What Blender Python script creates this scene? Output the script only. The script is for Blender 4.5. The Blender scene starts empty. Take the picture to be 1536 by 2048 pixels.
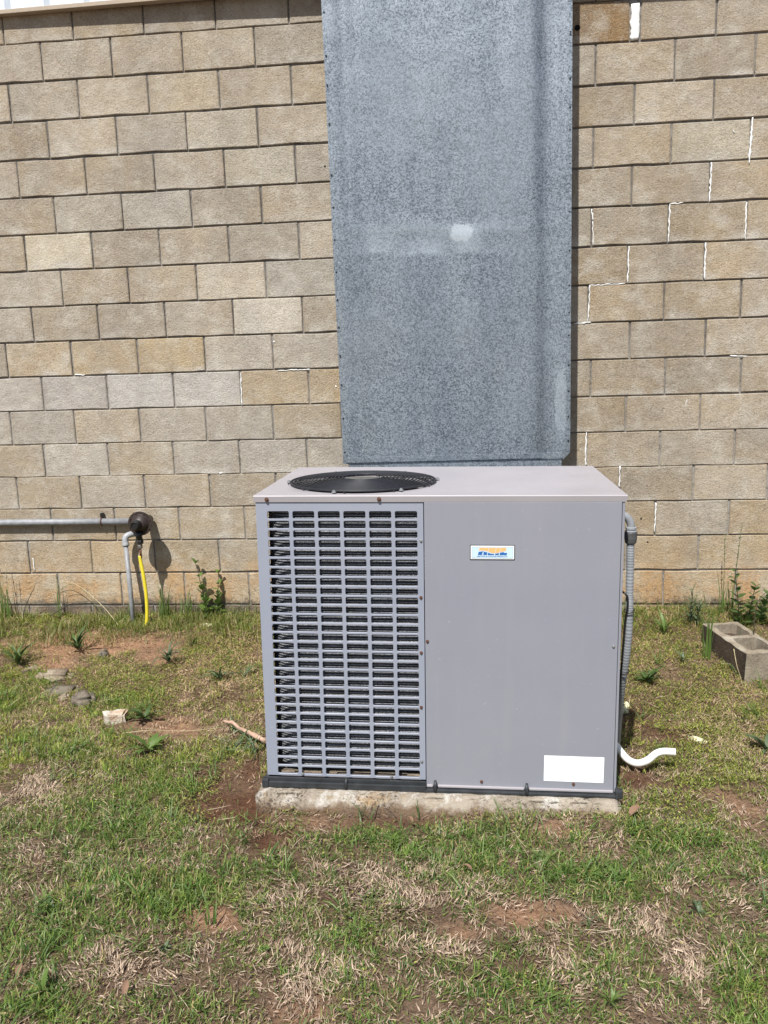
import bpy, bmesh, math, random
import numpy as np
from mathutils import Vector, Matrix, Euler

S = bpy.context.scene
COL = S.collection
rad = math.radians
rng = np.random.default_rng(7)
random.seed(7)

# ------------------------------------------------------------------ camera
cam_d = bpy.data.cameras.new('camera')
cam = bpy.data.objects.new('camera', cam_d)
COL.objects.link(cam)
S.camera = cam
yaw, pitch, roll = 0.1040781, -0.1734096, 0.0304656
Mr = Matrix.Rotation(yaw, 3, 'Z') @ Matrix.Rotation(pitch, 3, 'X') @ Matrix.Rotation(roll, 3, 'Y')
right, fwd, up = Mr.col[0], Mr.col[1], Mr.col[2]
m = Matrix((right, up, -fwd)).transposed().to_4x4()
m.translation = Vector((2.5681, -4.8508, 1.5922))
cam.matrix_world = m
cam_d.sensor_fit = 'HORIZONTAL'
cam_d.sensor_width = 36.0
cam_d.lens = 1674.2 / 1536 * 36
cam_d.clip_start = 0.05
cam_d.clip_end = 500

# ------------------------------------------------------------------ light
TO_SUN = Vector((-0.22, -1.0, 1.42)).normalized()
W = bpy.data.worlds.new('World')
S.world = W
W.use_nodes = True
nt = W.node_tree
bg = nt.nodes['Background']
sky = nt.nodes.new('ShaderNodeTexSky')
sky.sky_type = 'NISHITA'
sky.sun_disc = False
sky.sun_elevation = math.asin(TO_SUN.z)
sky.sun_rotation = math.atan2(TO_SUN.x, TO_SUN.y)
nt.links.new(sky.outputs[0], bg.inputs[0])
bg.inputs[1].default_value = 0.085
sun_d = bpy.data.lights.new('sun', 'SUN')
sun_d.energy = 4.9
sun_d.angle = rad(0.55)
sun_d.color = (1.0, 0.972, 0.93)
sun = bpy.data.objects.new('sun', sun_d)
COL.objects.link(sun)
sun.rotation_euler = (-TO_SUN).to_track_quat('-Z', 'Y').to_euler()
sun.location = (0, -6, 8)
S.view_settings.view_transform = 'Standard'
S.view_settings.look = 'None'
S.view_settings.exposure = 0.45
S.view_settings.gamma = 1.0
S.view_settings.use_curve_mapping = False

# ------------------------------------------------------------------ helpers
def tag(o, label=None, cat=None, group=None, kind=None):
    if label: o['label'] = label
    if cat: o['category'] = cat
    if group: o['group'] = group
    if kind: o['kind'] = kind
    return o

def empty(name, loc, rot=(0, 0, 0)):
    o = bpy.data.objects.new(name, None)
    COL.objects.link(o)
    o.location = loc
    o.rotation_euler = rot
    o.empty_display_size = 0.1
    return o

def thing(name, loc, label, cat, group=None, rot=(0, 0, 0)):
    return tag(empty(name, loc, rot), label, cat, group)

def link(name, me, mat=None, parent=None, loc=(0, 0, 0), rot=(0, 0, 0), scale=(1, 1, 1)):
    o = bpy.data.objects.new(name, me)
    COL.objects.link(o)
    if mat is not None and len(me.materials) == 0:
        me.materials.append(mat)
    o.parent = parent
    o.location = loc
    o.rotation_euler = rot
    o.scale = scale
    return o

def mesh(name, v, f, smooth=False):
    me = bpy.data.meshes.new(name)
    me.from_pydata([tuple(p) for p in v], [], f)
    me.update()
    if smooth:
        me.polygons.foreach_set('use_smooth', [True] * len(me.polygons))
    return me

def mk(name, v, f, mat, parent=None, loc=(0, 0, 0), rot=(0, 0, 0), smooth=False):
    return link(name, mesh(name, v, f, smooth), mat, parent, loc, rot)

class MB:
    """collects simple shapes for one mesh"""
    def __init__(s): s.v = []; s.f = []
    def add(s, v, f):
        n = len(s.v); s.v += [tuple(p) for p in v]; s.f += [tuple(i + n for i in q) for q in f]
    def box(s, a, b):
        (x0, y0, z0), (x1, y1, z1) = a, b
        v = [(x0, y0, z0), (x1, y0, z0), (x1, y1, z0), (x0, y1, z0), (x0, y0, z1), (x1, y0, z1), (x1, y1, z1), (x0, y1, z1)]
        s.add(v, [(0, 3, 2, 1), (4, 5, 6, 7), (0, 1, 5, 4), (1, 2, 6, 5), (2, 3, 7, 6), (3, 0, 4, 7)])
        return s
    def mesh(s, name, smooth=False): return mesh(name, s.v, s.f, smooth)
    def build(s, name, mat, parent=None, smooth=False, bevel=0, **k):
        me = s.mesh(name, smooth)
        if bevel:
            bm = bmesh.new(); bm.from_mesh(me)
            bmesh.ops.remove_doubles(bm, verts=bm.verts, dist=1e-5)
            es = [e for e in bm.edges if len(e.link_faces) == 2 and e.calc_face_angle(0) > 0.5]
            bmesh.ops.bevel(bm, geom=es, offset=bevel, segments=2, profile=0.6, affect='EDGES', clamp_overlap=True)
            bm.to_mesh(me); bm.free()
        return link(name, me, mat, parent, **k)

def catmull(P, n=6):
    P = [np.array(p, float) for p in P]
    Q = [2 * P[0] - P[1]] + P + [2 * P[-1] - P[-2]]
    out = []
    for i in range(1, len(Q) - 2):
        a, b, c, d = Q[i - 1:i + 3]
        for k in range(n):
            t = k / n
            out.append(0.5 * ((2 * b) + (c - a) * t + (2 * a - 5 * b + 4 * c - d) * t * t + (-a + 3 * b - 3 * c + d) * t ** 3))
    out.append(P[-1])
    return out

def sweep(mb, P, r, n=10, cap=True):
    P = [Vector(p) for p in P]
    R = r if isinstance(r, (list, tuple, np.ndarray)) else [r] * len(P)
    t = (P[1] - P[0]).normalized()
    u = t.orthogonal().normalized()
    rings = []
    for i, p in enumerate(P):
        if i == 0: tt = P[1] - P[0]
        elif i == len(P) - 1: tt = P[-1] - P[-2]
        else: tt = P[i + 1] - P[i - 1]
        tt.normalize()
        u = (u - tt * u.dot(tt)).normalized()
        w = tt.cross(u)
        rings.append([p + (u * math.cos(2 * math.pi * k / n) + w * math.sin(2 * math.pi * k / n)) * R[i] for k in range(n)])
    v = [q for ring in rings for q in ring]
    f = []
    for i in range(len(P) - 1):
        for k in range(n):
            a = i * n + k; b = i * n + (k + 1) % n
            f.append((a, b, b + n, a + n))
    if cap:
        f.append(tuple(range(n))[::-1]); f.append(tuple(range(len(v) - n, len(v))))
    mb.add(v, f)
    return mb

def lathe(mb, prof, n=24, M=Matrix()):
    """prof: (radius, height) pairs revolved about local z, then moved by M"""
    v = []; f = []
    for r, z in prof:
        for k in range(n):
            a = 2 * math.pi * k / n
            v.append(M @ Vector((r * math.cos(a), r * math.sin(a), z)))
    for i in range(len(prof) - 1):
        for k in range(n):
            a = i * n + k; b = i * n + (k + 1) % n
            f.append((a, b, b + n, a + n))
    f.append(tuple(range(n))[::-1]); f.append(tuple(range(len(v) - n, len(v))))
    mb.add(v, f)
    return mb

def hash2(ix, iy, seed):
    h = (ix.astype(np.int64) * 374761393 + iy.astype(np.int64) * 668265263 + seed * 1442695041) & 0xffffffff
    h = ((h ^ (h >> 13)) * 1274126177) & 0xffffffff
    return ((h ^ (h >> 16)) & 0xffff) / 65535.0

def vnoise(x, y, s, seed=0):
    x = np.asarray(x, float) * s + 100; y = np.asarray(y, float) * s + 100
    ix = np.floor(x); iy = np.floor(y); fx = x - ix; fy = y - iy
    fx = fx * fx * (3 - 2 * fx); fy = fy * fy * (3 - 2 * fy)
    a = hash2(ix, iy, seed); b = hash2(ix + 1, iy, seed); c = hash2(ix, iy + 1, seed); d = hash2(ix + 1, iy + 1, seed)
    return (a * (1 - fx) + b * fx) * (1 - fy) + (c * (1 - fx) + d * fx) * fy

def fbm(x, y, s, seed=0, o=4):
    t = 0; a = 0.5; n = 0
    for k in range(o):
        t = t + a * vnoise(x, y, s * 2 ** k, seed + k); n += a; a *= 0.5
    return t / n

# ------------------------------------------------------------------ materials
def new_mat(name):
    mt = bpy.data.materials.new(name); mt.use_nodes = True
    return mt, mt.node_tree, mt.node_tree.nodes['Principled BSDF']

def N(t, typ, **kw):
    n = t.nodes.new(typ)
    for k, v in kw.items(): setattr(n, k, v)
    return n

def noise(t, vec, scale, detail=4, rough=0.55, dist=0):
    n = N(t, 'ShaderNodeTexNoise'); n.inputs['Scale'].default_value = scale
    n.inputs['Detail'].default_value = detail; n.inputs['Roughness'].default_value = rough
    n.inputs['Distortion'].default_value = dist
    if vec is not None: t.links.new(vec, n.inputs['Vector'])
    return n.outputs['Fac']

def ramp(t, fac, stops):
    r = N(t, 'ShaderNodeValToRGB')
    el = r.color_ramp.elements
    while len(el) < len(stops): el.new(0.5)
    for e, (p, c) in zip(el, stops):
        e.position = p
        e.color = (c, c, c, 1) if isinstance(c, (int, float)) else (*c, 1)
    t.links.new(fac, r.inputs[0])
    return r.outputs[0]

def mix(t, fac, a, b, mode='MIX'):
    n = N(t, 'ShaderNodeMix', data_type='RGBA', blend_type=mode)
    for i, x in ((0, fac), (6, a), (7, b)):
        if hasattr(x, 'links') or hasattr(x, 'is_output'): t.links.new(x, n.inputs[i])
        elif isinstance(x, (int, float)) and i == 0: n.inputs[i].default_value = x
        elif isinstance(x, (int, float)): n.inputs[i].default_value = (x, x, x, 1)
        else: n.inputs[i].default_value = (*x, 1)
    return n.outputs[2]

def math_(t, op, a, b=0.0, c=None, clamp=False):
    n = N(t, 'ShaderNodeMath', operation=op, use_clamp=clamp)
    for i, x in enumerate((a, b) if c is None else (a, b, c)):
        if isinstance(x, (int, float)): n.inputs[i].default_value = x
        else: t.links.new(x, n.inputs[i])
    return n.outputs[0]

def maprange(t, x, a, b, c=0.0, d=1.0):
    n = N(t, 'ShaderNodeMapRange', interpolation_type='SMOOTHSTEP')
    t.links.new(x, n.inputs[0])
    for i, v in enumerate((a, b, c, d)): n.inputs[i + 1].default_value = v
    return n.outputs[0]

def bump(t, p, h, strength, dist=0.002):
    n = N(t, 'ShaderNodeBump'); n.inputs['Strength'].default_value = strength; n.inputs['Distance'].default_value = dist
    t.links.new(h, n.inputs['Height']); t.links.new(n.outputs[0], p.inputs['Normal'])

def pos(t): return N(t, 'ShaderNodeNewGeometry').outputs['Position']
def objc(t): return N(t, 'ShaderNodeTexCoord').outputs['Object']
def sep(t, v):
    s = N(t, 'ShaderNodeSeparateXYZ'); t.links.new(v, s.inputs[0]); return s.outputs

def simple(name, col, rough=0.6, metal=0.0, var=0.12, scale=40, bumpk=0.0, bscale=300, spec=0.5):
    mt, t, p = new_mat(name)
    P = objc(t)
    f = noise(t, P, scale)
    c = mix(t, ramp(t, f, [(0.3, 0.0), (0.7, 1.0)]), tuple(x * (1 - var) for x in col), tuple(min(1, x * (1 + var)) for x in col))
    t.links.new(c, p.inputs['Base Color'])
    p.inputs['Roughness'].default_value = rough; p.inputs['Metallic'].default_value = metal
    p.inputs['Specular IOR Level'].default_value = spec
    if bumpk: bump(t, p, noise(t, P, bscale), bumpk)
    return mt

def mat_block():
    mt, t, p = new_mat('split_concrete_block')
    P = pos(t); s = sep(t, P)
    oi = N(t, 'ShaderNodeObjectInfo')
    base = oi.outputs['Color']
    # slow mottling and grey weathering
    big = noise(t, P, 3.2, 5, 0.6)
    col = mix(t, ramp(t, big, [(0.36, 0.0), (0.66, 1.0)]), base, mix(t, 0.5, base, (0.35, 0.33, 0.30)))
    mid = noise(t, P, 14, 4, 0.6)
    col = mix(t, ramp(t, mid, [(0.32, 0.0), (0.72, 0.7)]), col, mix(t, 1.0, col, (0.76, 0.72, 0.66), 'MULTIPLY'))
    col = mix(t, ramp(t, noise(t, P, 7.5, 5, 0.65), [(0.50, 0.0), (0.68, 0.6)]), col, (0.56, 0.52, 0.44))
    # pale bloom towards the lower arris of some blocks
    g = sep(t, N(t, 'ShaderNodeTexCoord').outputs['Generated'])
    low = maprange(t, g[2], 0.30, 0.02, 0, 1)
    bl = math_(t, 'MULTIPLY', low, ramp(t, noise(t, P, 5.5, 4), [(0.48, 0.0), (0.66, 0.75)]))
    col = mix(t, bl, col, (0.56, 0.53, 0.47))
    # brownish edge tone
    ex = math_(t, 'MULTIPLY', math_(t, 'ABSOLUTE', math_(t, 'SUBTRACT', g[0], 0.5)), 2.0)
    ed = maprange(t, ex, 0.72, 1.0, 0, 0.35)
    col = mix(t, math_(t, 'MULTIPLY', ed, ramp(t, noise(t, P, 9), [(0.35, 0.0), (0.65, 1.0)])), col, mix(t, 1.0, col, (0.82, 0.75, 0.66), 'MULTIPLY'))
    # soil splash near the ground
    zz = math_(t, 'ADD', s[2], math_(t, 'MULTIPLY', math_(t, 'SUBTRACT', noise(t, P, 5, 5, 0.65), 0.5), 0.35))
    spl = maprange(t, zz, 0.48, 0.30, 0, 0.85)
    col = mix(t, spl, col, mix(t, ramp(t, noise(t, P, 4.5, 6, 0.7), [(0.42, 0.0), (0.58, 1.0)]), (0.54, 0.46, 0.34), (0.52, 0.31, 0.145)))
    col = mix(t, math_(t, 'MULTIPLY', spl, ramp(t, noise(t, P, 16, 5, 0.75), [(0.50, 0.0), (0.66, 0.7)])), col, (0.33, 0.25, 0.17))
    up_ = math_(t, 'MULTIPLY', maprange(t, zz, 0.95, 0.42, 0, 0.34), ramp(t, noise(t, P, 2.3, 3), [(0.42, 0.0), (0.6, 1.0)]))
    col = mix(t, up_, col, (0.47, 0.32, 0.16))
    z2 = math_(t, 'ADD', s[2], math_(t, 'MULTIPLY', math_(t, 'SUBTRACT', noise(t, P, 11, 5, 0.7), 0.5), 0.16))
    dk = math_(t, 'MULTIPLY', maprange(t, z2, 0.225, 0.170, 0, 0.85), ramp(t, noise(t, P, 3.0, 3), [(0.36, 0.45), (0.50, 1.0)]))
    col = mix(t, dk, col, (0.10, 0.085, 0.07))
    # black mildew spots
    sp = math_(t, 'MULTIPLY', ramp(t, noise(t, P, 45, 4, 0.7), [(0.52, 0.0), (0.64, 0.85)]), math_(t, 'MULTIPLY', maprange(t, s[2], 0.42, 0.18, 0, 1), ramp(t, noise(t, P, 2.4, 2), [(0.42, 0.1), (0.58, 1.0)])))
    col = mix(t, sp, col, (0.11, 0.09, 0.07))
    # aggregate grain
    ag = noise(t, P, 95, 5, 0.85)
    col = mix(t, ramp(t, ag, [(0.34, 0.9), (0.48, 0.0)]), col, mix(t, 1.0, col, (0.50, 0.45, 0.40), 'MULTIPLY'))
    pit = ramp(t, noise(t, P, 210, 2, 0.6), [(0.26, 0.8), (0.34, 0.0)])
    col = mix(t, pit, col, (0.10, 0.08, 0.06))
    strk = N(t, 'ShaderNodeMapping'); strk.inputs['Scale'].default_value = (1.6, 1.6, 0.35); t.links.new(P, strk.inputs[0])
    col = mix(t, ramp(t, noise(t, strk.outputs[0], 1.3, 5, 0.6), [(0.36, 0.55), (0.52, 0.0)]), col, mix(t, 1.0, col, (0.78, 0.76, 0.74), 'MULTIPLY'))
    col = mix(t, ramp(t, ag, [(0.57, 0.0), (0.70, 0.7)]), col, (0.62, 0.56, 0.46))
    vz = N(t, 'ShaderNodeTexVoronoi'); vz.inputs['Scale'].default_value = 130; t.links.new(P, vz.inputs['Vector'])
    col = mix(t, ramp(t, vz.outputs['Distance'], [(0.10, 0.55), (0.22, 0.0)]), col, mix(t, 0.6, col, (0.62, 0.56, 0.46)))
    t.links.new(col, p.inputs['Base Color'])
    p.inputs['Roughness'].default_value = 0.93; p.inputs['Specular IOR Level'].default_value = 0.2
    h = math_(t, 'ADD', noise(t, P, 110, 6, 0.8), math_(t, 'MULTIPLY', noise(t, P, 22, 3), 0.9))
    bump(t, p, h, 0.9, 0.010)
    return mt

def mat_mortar():
    mt, t, p = new_mat('mortar')
    P = pos(t)
    s = sep(t, P)
    f = noise(t, P, 6, 5, 0.6)
    c = mix(t, ramp(t, f, [(0.35, 0.0), (0.65, 1.0)]), (0.10, 0.09, 0.08), (0.24, 0.225, 0.205))
    lowz = maprange(t, s[2], 2.0, 0.9, 0, 0.6)
    c = mix(t, lowz, c, (0.33, 0.31, 0.28))
    c = mix(t, ramp(t, noise(t, P, 60, 3), [(0.5, 0.0), (0.65, 0.6)]), c, (0.05, 0.045, 0.04))
    t.links.new(c, p.inputs['Base Color'])
    p.inputs['Roughness'].default_value = 0.95
    bump(t, p, noise(t, P, 150, 4), 0.7, 0.004)
    return mt

def mat_galv():
    mt, t, p = new_mat('galvanised_steel')
    P = pos(t); s = sep(t, P)
    v = N(t, 'ShaderNodeTexVoronoi'); v.inputs['Scale'].default_value = 150; t.links.new(P, v.inputs['Vector'])
    vs = sep(t, v.outputs['Color'])
    n1 = noise(t, P, 210, 3, 0.7)
    sp = math_(t, 'ADD', math_(t, 'MULTIPLY', vs[0], 0.5), math_(t, 'MULTIPLY', n1, 0.6))
    c = mix(t, ramp(t, sp, [(0.30, 0.0), (0.78, 1.0)]), (0.070, 0.088, 0.106), (0.275, 0.31, 0.345))
    c = mix(t, ramp(t, n1, [(0.57, 0.0), (0.68, 0.7)]), c, (0.56, 0.61, 0.65))
    # vertical and cloudy weathering
    mp = N(t, 'ShaderNodeMapping'); mp.inputs['Scale'].default_value = (5.0, 5.0, 0.5); t.links.new(P, mp.inputs[0])
    st = noise(t, mp.outputs[0], 1.6, 4)
    c = mix(t, ramp(t, st, [(0.38, 0.40), (0.54, 0.0)]), c, mix(t, 1.0, c, (0.66, 0.71, 0.76), 'MULTIPLY'))
    cl = noise(t, P, 2.0, 5, 0.6)
    c = mix(t, ramp(t, cl, [(0.45, 0.0), (0.66, 0.20)]), c, (0.34, 0.37, 0.40))
    # dried tide marks and a pale smudge about half way up
    w = math_(t, 'ADD', s[2], math_(t, 'MULTIPLY', noise(t, P, 3.0, 3), 0.10))
    band = math_(t, 'MULTIPLY', maprange(t, w, 2.185, 2.21, 0, 1), maprange(t, w, 2.37, 2.31, 0, 1))
    band = math_(t, 'MULTIPLY', band, ramp(t, noise(t, P, 7, 4), [(0.35, 0.15), (0.62, 0.6)]))
    band = math_(t, 'MULTIPLY', band, math_(t, 'MULTIPLY', maprange(t, s[0], 1.95, 2.15, 0.15, 1), maprange(t, s[0], 2.85, 2.55, 0.12, 1)))
    c = mix(t, math_(t, 'MULTIPLY', band, 0.55), c, (0.52, 0.58, 0.62))
    for (x, z, rx, rz, k) in ((2.542, 2.244, 0.060, 0.045, 0.36), (3.045, 1.38, 0.030, 0.20, 0.22)):
        dx = math_(t, 'DIVIDE', math_(t, 'SUBTRACT', s[0], x), rx)
        dz = math_(t, 'DIVIDE', math_(t, 'SUBTRACT', s[2], z), rz)
        q = math_(t, 'ADD', math_(t, 'POWER', math_(t, 'ABSOLUTE', dx), 3.0), math_(t, 'POWER', math_(t, 'ABSOLUTE', dz), 3.0))
        q = math_(t, 'ADD', q, math_(t, 'MULTIPLY', math_(t, 'SUBTRACT', noise(t, P, 38, 6, 0.75), 0.5), 3.6))
        c = mix(t, maprange(t, q, 1.1, 0.5, 0, k), c, (0.62, 0.68, 0.72))
    t.links.new(c, p.inputs['Base Color'])
    p.inputs['Metallic'].default_value = 0.5
    t.links.new(ramp(t, sp, [(0.3, 0.55), (0.8, 0.38)]), p.inputs['Roughness'])
    bump(t, p, math_(t, 'ADD', noise(t, P, 3.5, 2), math_(t, 'MULTIPLY', sp, 0.02)), 0.35, 0.02)
    return mt

def mat_paint(name, a, b, rough=0.42, grime=0.10):
    mt, t, p = new_mat(name)
    P = objc(t); s = sep(t, P)
    c = mix(t, ramp(t, noise(t, P, 2.2, 4), [(0.35, 0.0), (0.68, 1.0)]), a, b)
    mp = N(t, 'ShaderNodeMapping'); mp.inputs['Scale'].default_value = (14, 14, 1.0); t.links.new(P, mp.inputs[0])
    c = mix(t, ramp(t, noise(t, mp.outputs[0], 1.5, 4), [(0.50, 0.0), (0.75, grime)]), c, (0.36, 0.34, 0.34))
    c = mix(t, ramp(t, noise(t, P, 60, 3, 0.7), [(0.66, 0.0), (0.74, 0.5)]), c, mix(t, 0.5, c, (0.5, 0.5, 0.5)))
    c = mix(t, ramp(t, noise(t, P, 120, 2, 0.7), [(0.73, 0.0), (0.76, 0.6)]), c, (0.16, 0.14, 0.13))
    t.links.new(c, p.inputs['Base Color'])
    t.links.new(ramp(t, noise(t, P, 6, 4), [(0.3, rough - 0.06), (0.7, rough + 0.12)]), p.inputs['Roughness'])
    p.inputs['Specular IOR Level'].default_value = 0.4
    bump(t, p, noise(t, P, 1.8, 2), 0.25, 0.012)
    return mt

def mat_concrete(name, a, b, c3, lichen=0.5, scale=1.0):
    mt, t, p = new_mat(name)
    P = pos(t)
    c = mix(t, ramp(t, noise(t, P, 6 * scale, 5, 0.65), [(0.35, 0.0), (0.65, 1.0)]), a, b)
    c = mix(t, ramp(t, noise(t, P, 3.2 * scale, 4), [(0.52, 0.0), (0.62, 0.8)]), c, c3)
    c = mix(t, ramp(t, noise(t, P, 55 * scale, 5, 0.75), [(0.56, 0.0), (0.66, lichen)]), c, (0.07, 0.06, 0.05))
    c = mix(t, ramp(t, noise(t, P, 240, 3), [(0.62, 0.0), (0.74, 0.6)]), c, (0.6, 0.56, 0.5))
    t.links.new(c, p.inputs['Base Color'])
    p.inputs['Roughness'].default_value = 0.95
    bump(t, p, noise(t, P, 110, 6, 0.7), 0.9, 0.006)
    return mt

def mat_pad():
    mt, t, p = new_mat('weathered_pad')
    P = pos(t); s = sep(t, P)
    n1 = noise(t, P, 7, 6, 0.7)
    c = mix(t, ramp(t, n1, [(0.36, 0.0), (0.62, 1.0)]), (0.46, 0.40, 0.32), (0.31, 0.26, 0.20))
    c = mix(t, ramp(t, noise(t, P, 4.2, 5, 0.7, 0.6), [(0.53, 0.0), (0.58, 0.85)]), c, (0.60, 0.56, 0.50))
    c = mix(t, ramp(t, noise(t, P, 9, 4, 0.65), [(0.56, 0.0), (0.66, 0.7)]), c, (0.42, 0.27, 0.13))
    z = math_(t, 'ADD', s[2], math_(t, 'MULTIPLY', math_(t, 'SUBTRACT', noise(t, P, 16, 5, 0.75), 0.5), 0.11))
    c = mix(t, maprange(t, z, 0.046, 0.010, 0, 0.85), c, (0.15, 0.09, 0.05))
    area = ramp(t, noise(t, P, 5.0, 2), [(0.44, 0.0), (0.56, 1.0)])
    sp = math_(t, 'MULTIPLY', ramp(t, noise(t, P, 85, 5, 0.8), [(0.50, 0.0), (0.58, 0.9)]), area)
    c = mix(t, sp, c, (0.07, 0.055, 0.042))
    c = mix(t, ramp(t, noise(t, P, 160, 3, 0.8), [(0.34, 0.6), (0.46, 0.0)]), c, mix(t, 1.0, c, (0.5, 0.45, 0.4), 'MULTIPLY'))
    t.links.new(c, p.inputs['Base Color'])
    p.inputs['Roughness'].default_value = 0.95; p.inputs['Specular IOR Level'].default_value = 0.2
    bump(t, p, noise(t, P, 90, 6, 0.75), 1.0, 0.010)
    return mt

def mat_leafy(name, rough=0.55, trans=0.35, gloss=0.35):
    """blade colours come from the colour attribute 'tint'"""
    mt = bpy.data.materials.new(name); mt.use_nodes = True
    t = mt.node_tree; p = t.nodes['Principled BSDF']
    a = N(t, 'ShaderNodeAttribute', attribute_name='tint')
    t.links.new(a.outputs['Color'], p.inputs['Base Color'])
    p.inputs['Roughness'].default_value = rough; p.inputs['Specular IOR Level'].default_value = gloss
    tr = N(t, 'ShaderNodeBsdfTranslucent'); t.links.new(mix(t, 1.0, a.outputs['Color'], (1.0, 1.05, 0.55), 'MULTIPLY'), tr.inputs[0])
    m = N(t, 'ShaderNodeMixShader'); m.inputs[0].default_value = trans
    t.links.new(p.outputs[0], m.inputs[1]); t.links.new(tr.outputs[0], m.inputs[2])
    t.links.new(m.outputs[0], t.nodes['Material Output'].inputs[0])
    return mt

def mat_plant(name, c1, c2, trans=0.3):
    mt = bpy.data.materials.new(name); mt.use_nodes = True
    t = mt.node_tree; p = t.nodes['Principled BSDF']
    oi = N(t, 'ShaderNodeObjectInfo')
    c = mix(t, oi.outputs['Random'], c1, c2)
    c = mix(t, ramp(t, noise(t, objc(t), 9, 4), [(0.4, 0.0), (0.7, 0.5)]), c, tuple(min(1, x * 1.3) for x in c2))
    t.links.new(c, p.inputs['Base Color'])
    p.inputs['Roughness'].default_value = 0.5
    tr = N(t, 'ShaderNodeBsdfTranslucent'); t.links.new(c, tr.inputs[0])
    m = N(t, 'ShaderNodeMixShader'); m.inputs[0].default_value = trans
    t.links.new(p.outputs[0], m.inputs[1]); t.links.new(tr.outputs[0], m.inputs[2])
    t.links.new(m.outputs[0], t.nodes['Material Output'].inputs[0])
    return mt

def mat_ground():
    mt, t, p = new_mat('soil')
    P = pos(t)
    a = N(t, 'ShaderNodeAttribute', attribute_name='tint').outputs['Color']
    c = mix(t, ramp(t, noise(t, P, 60, 5, 0.7), [(0.35, 0.0), (0.68, 1.0)]), mix(t, 1.0, a, (0.62, 0.58, 0.55), 'MULTIPLY'), mix(t, 1.0, a, (1.25, 1.22, 1.2), 'MULTIPLY'))
    c = mix(t, ramp(t, noise(t, P, 260, 3, 0.7), [(0.55, 0.0), (0.7, 0.5)]), c, (0.42, 0.31, 0.21))
    t.links.new(c, p.inputs['Base Color'])
    p.inputs['Roughness'].default_value = 0.97; p.inputs['Specular IOR Level'].default_value = 0.15
    h = math_(t, 'ADD', noise(t, P, 45, 6, 0.7), math_(t, 'MULTIPLY', noise(t, P, 180, 4, 0.7), 0.4))
    bump(t, p, h, 1.0, 0.016)
    return mt

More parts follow.
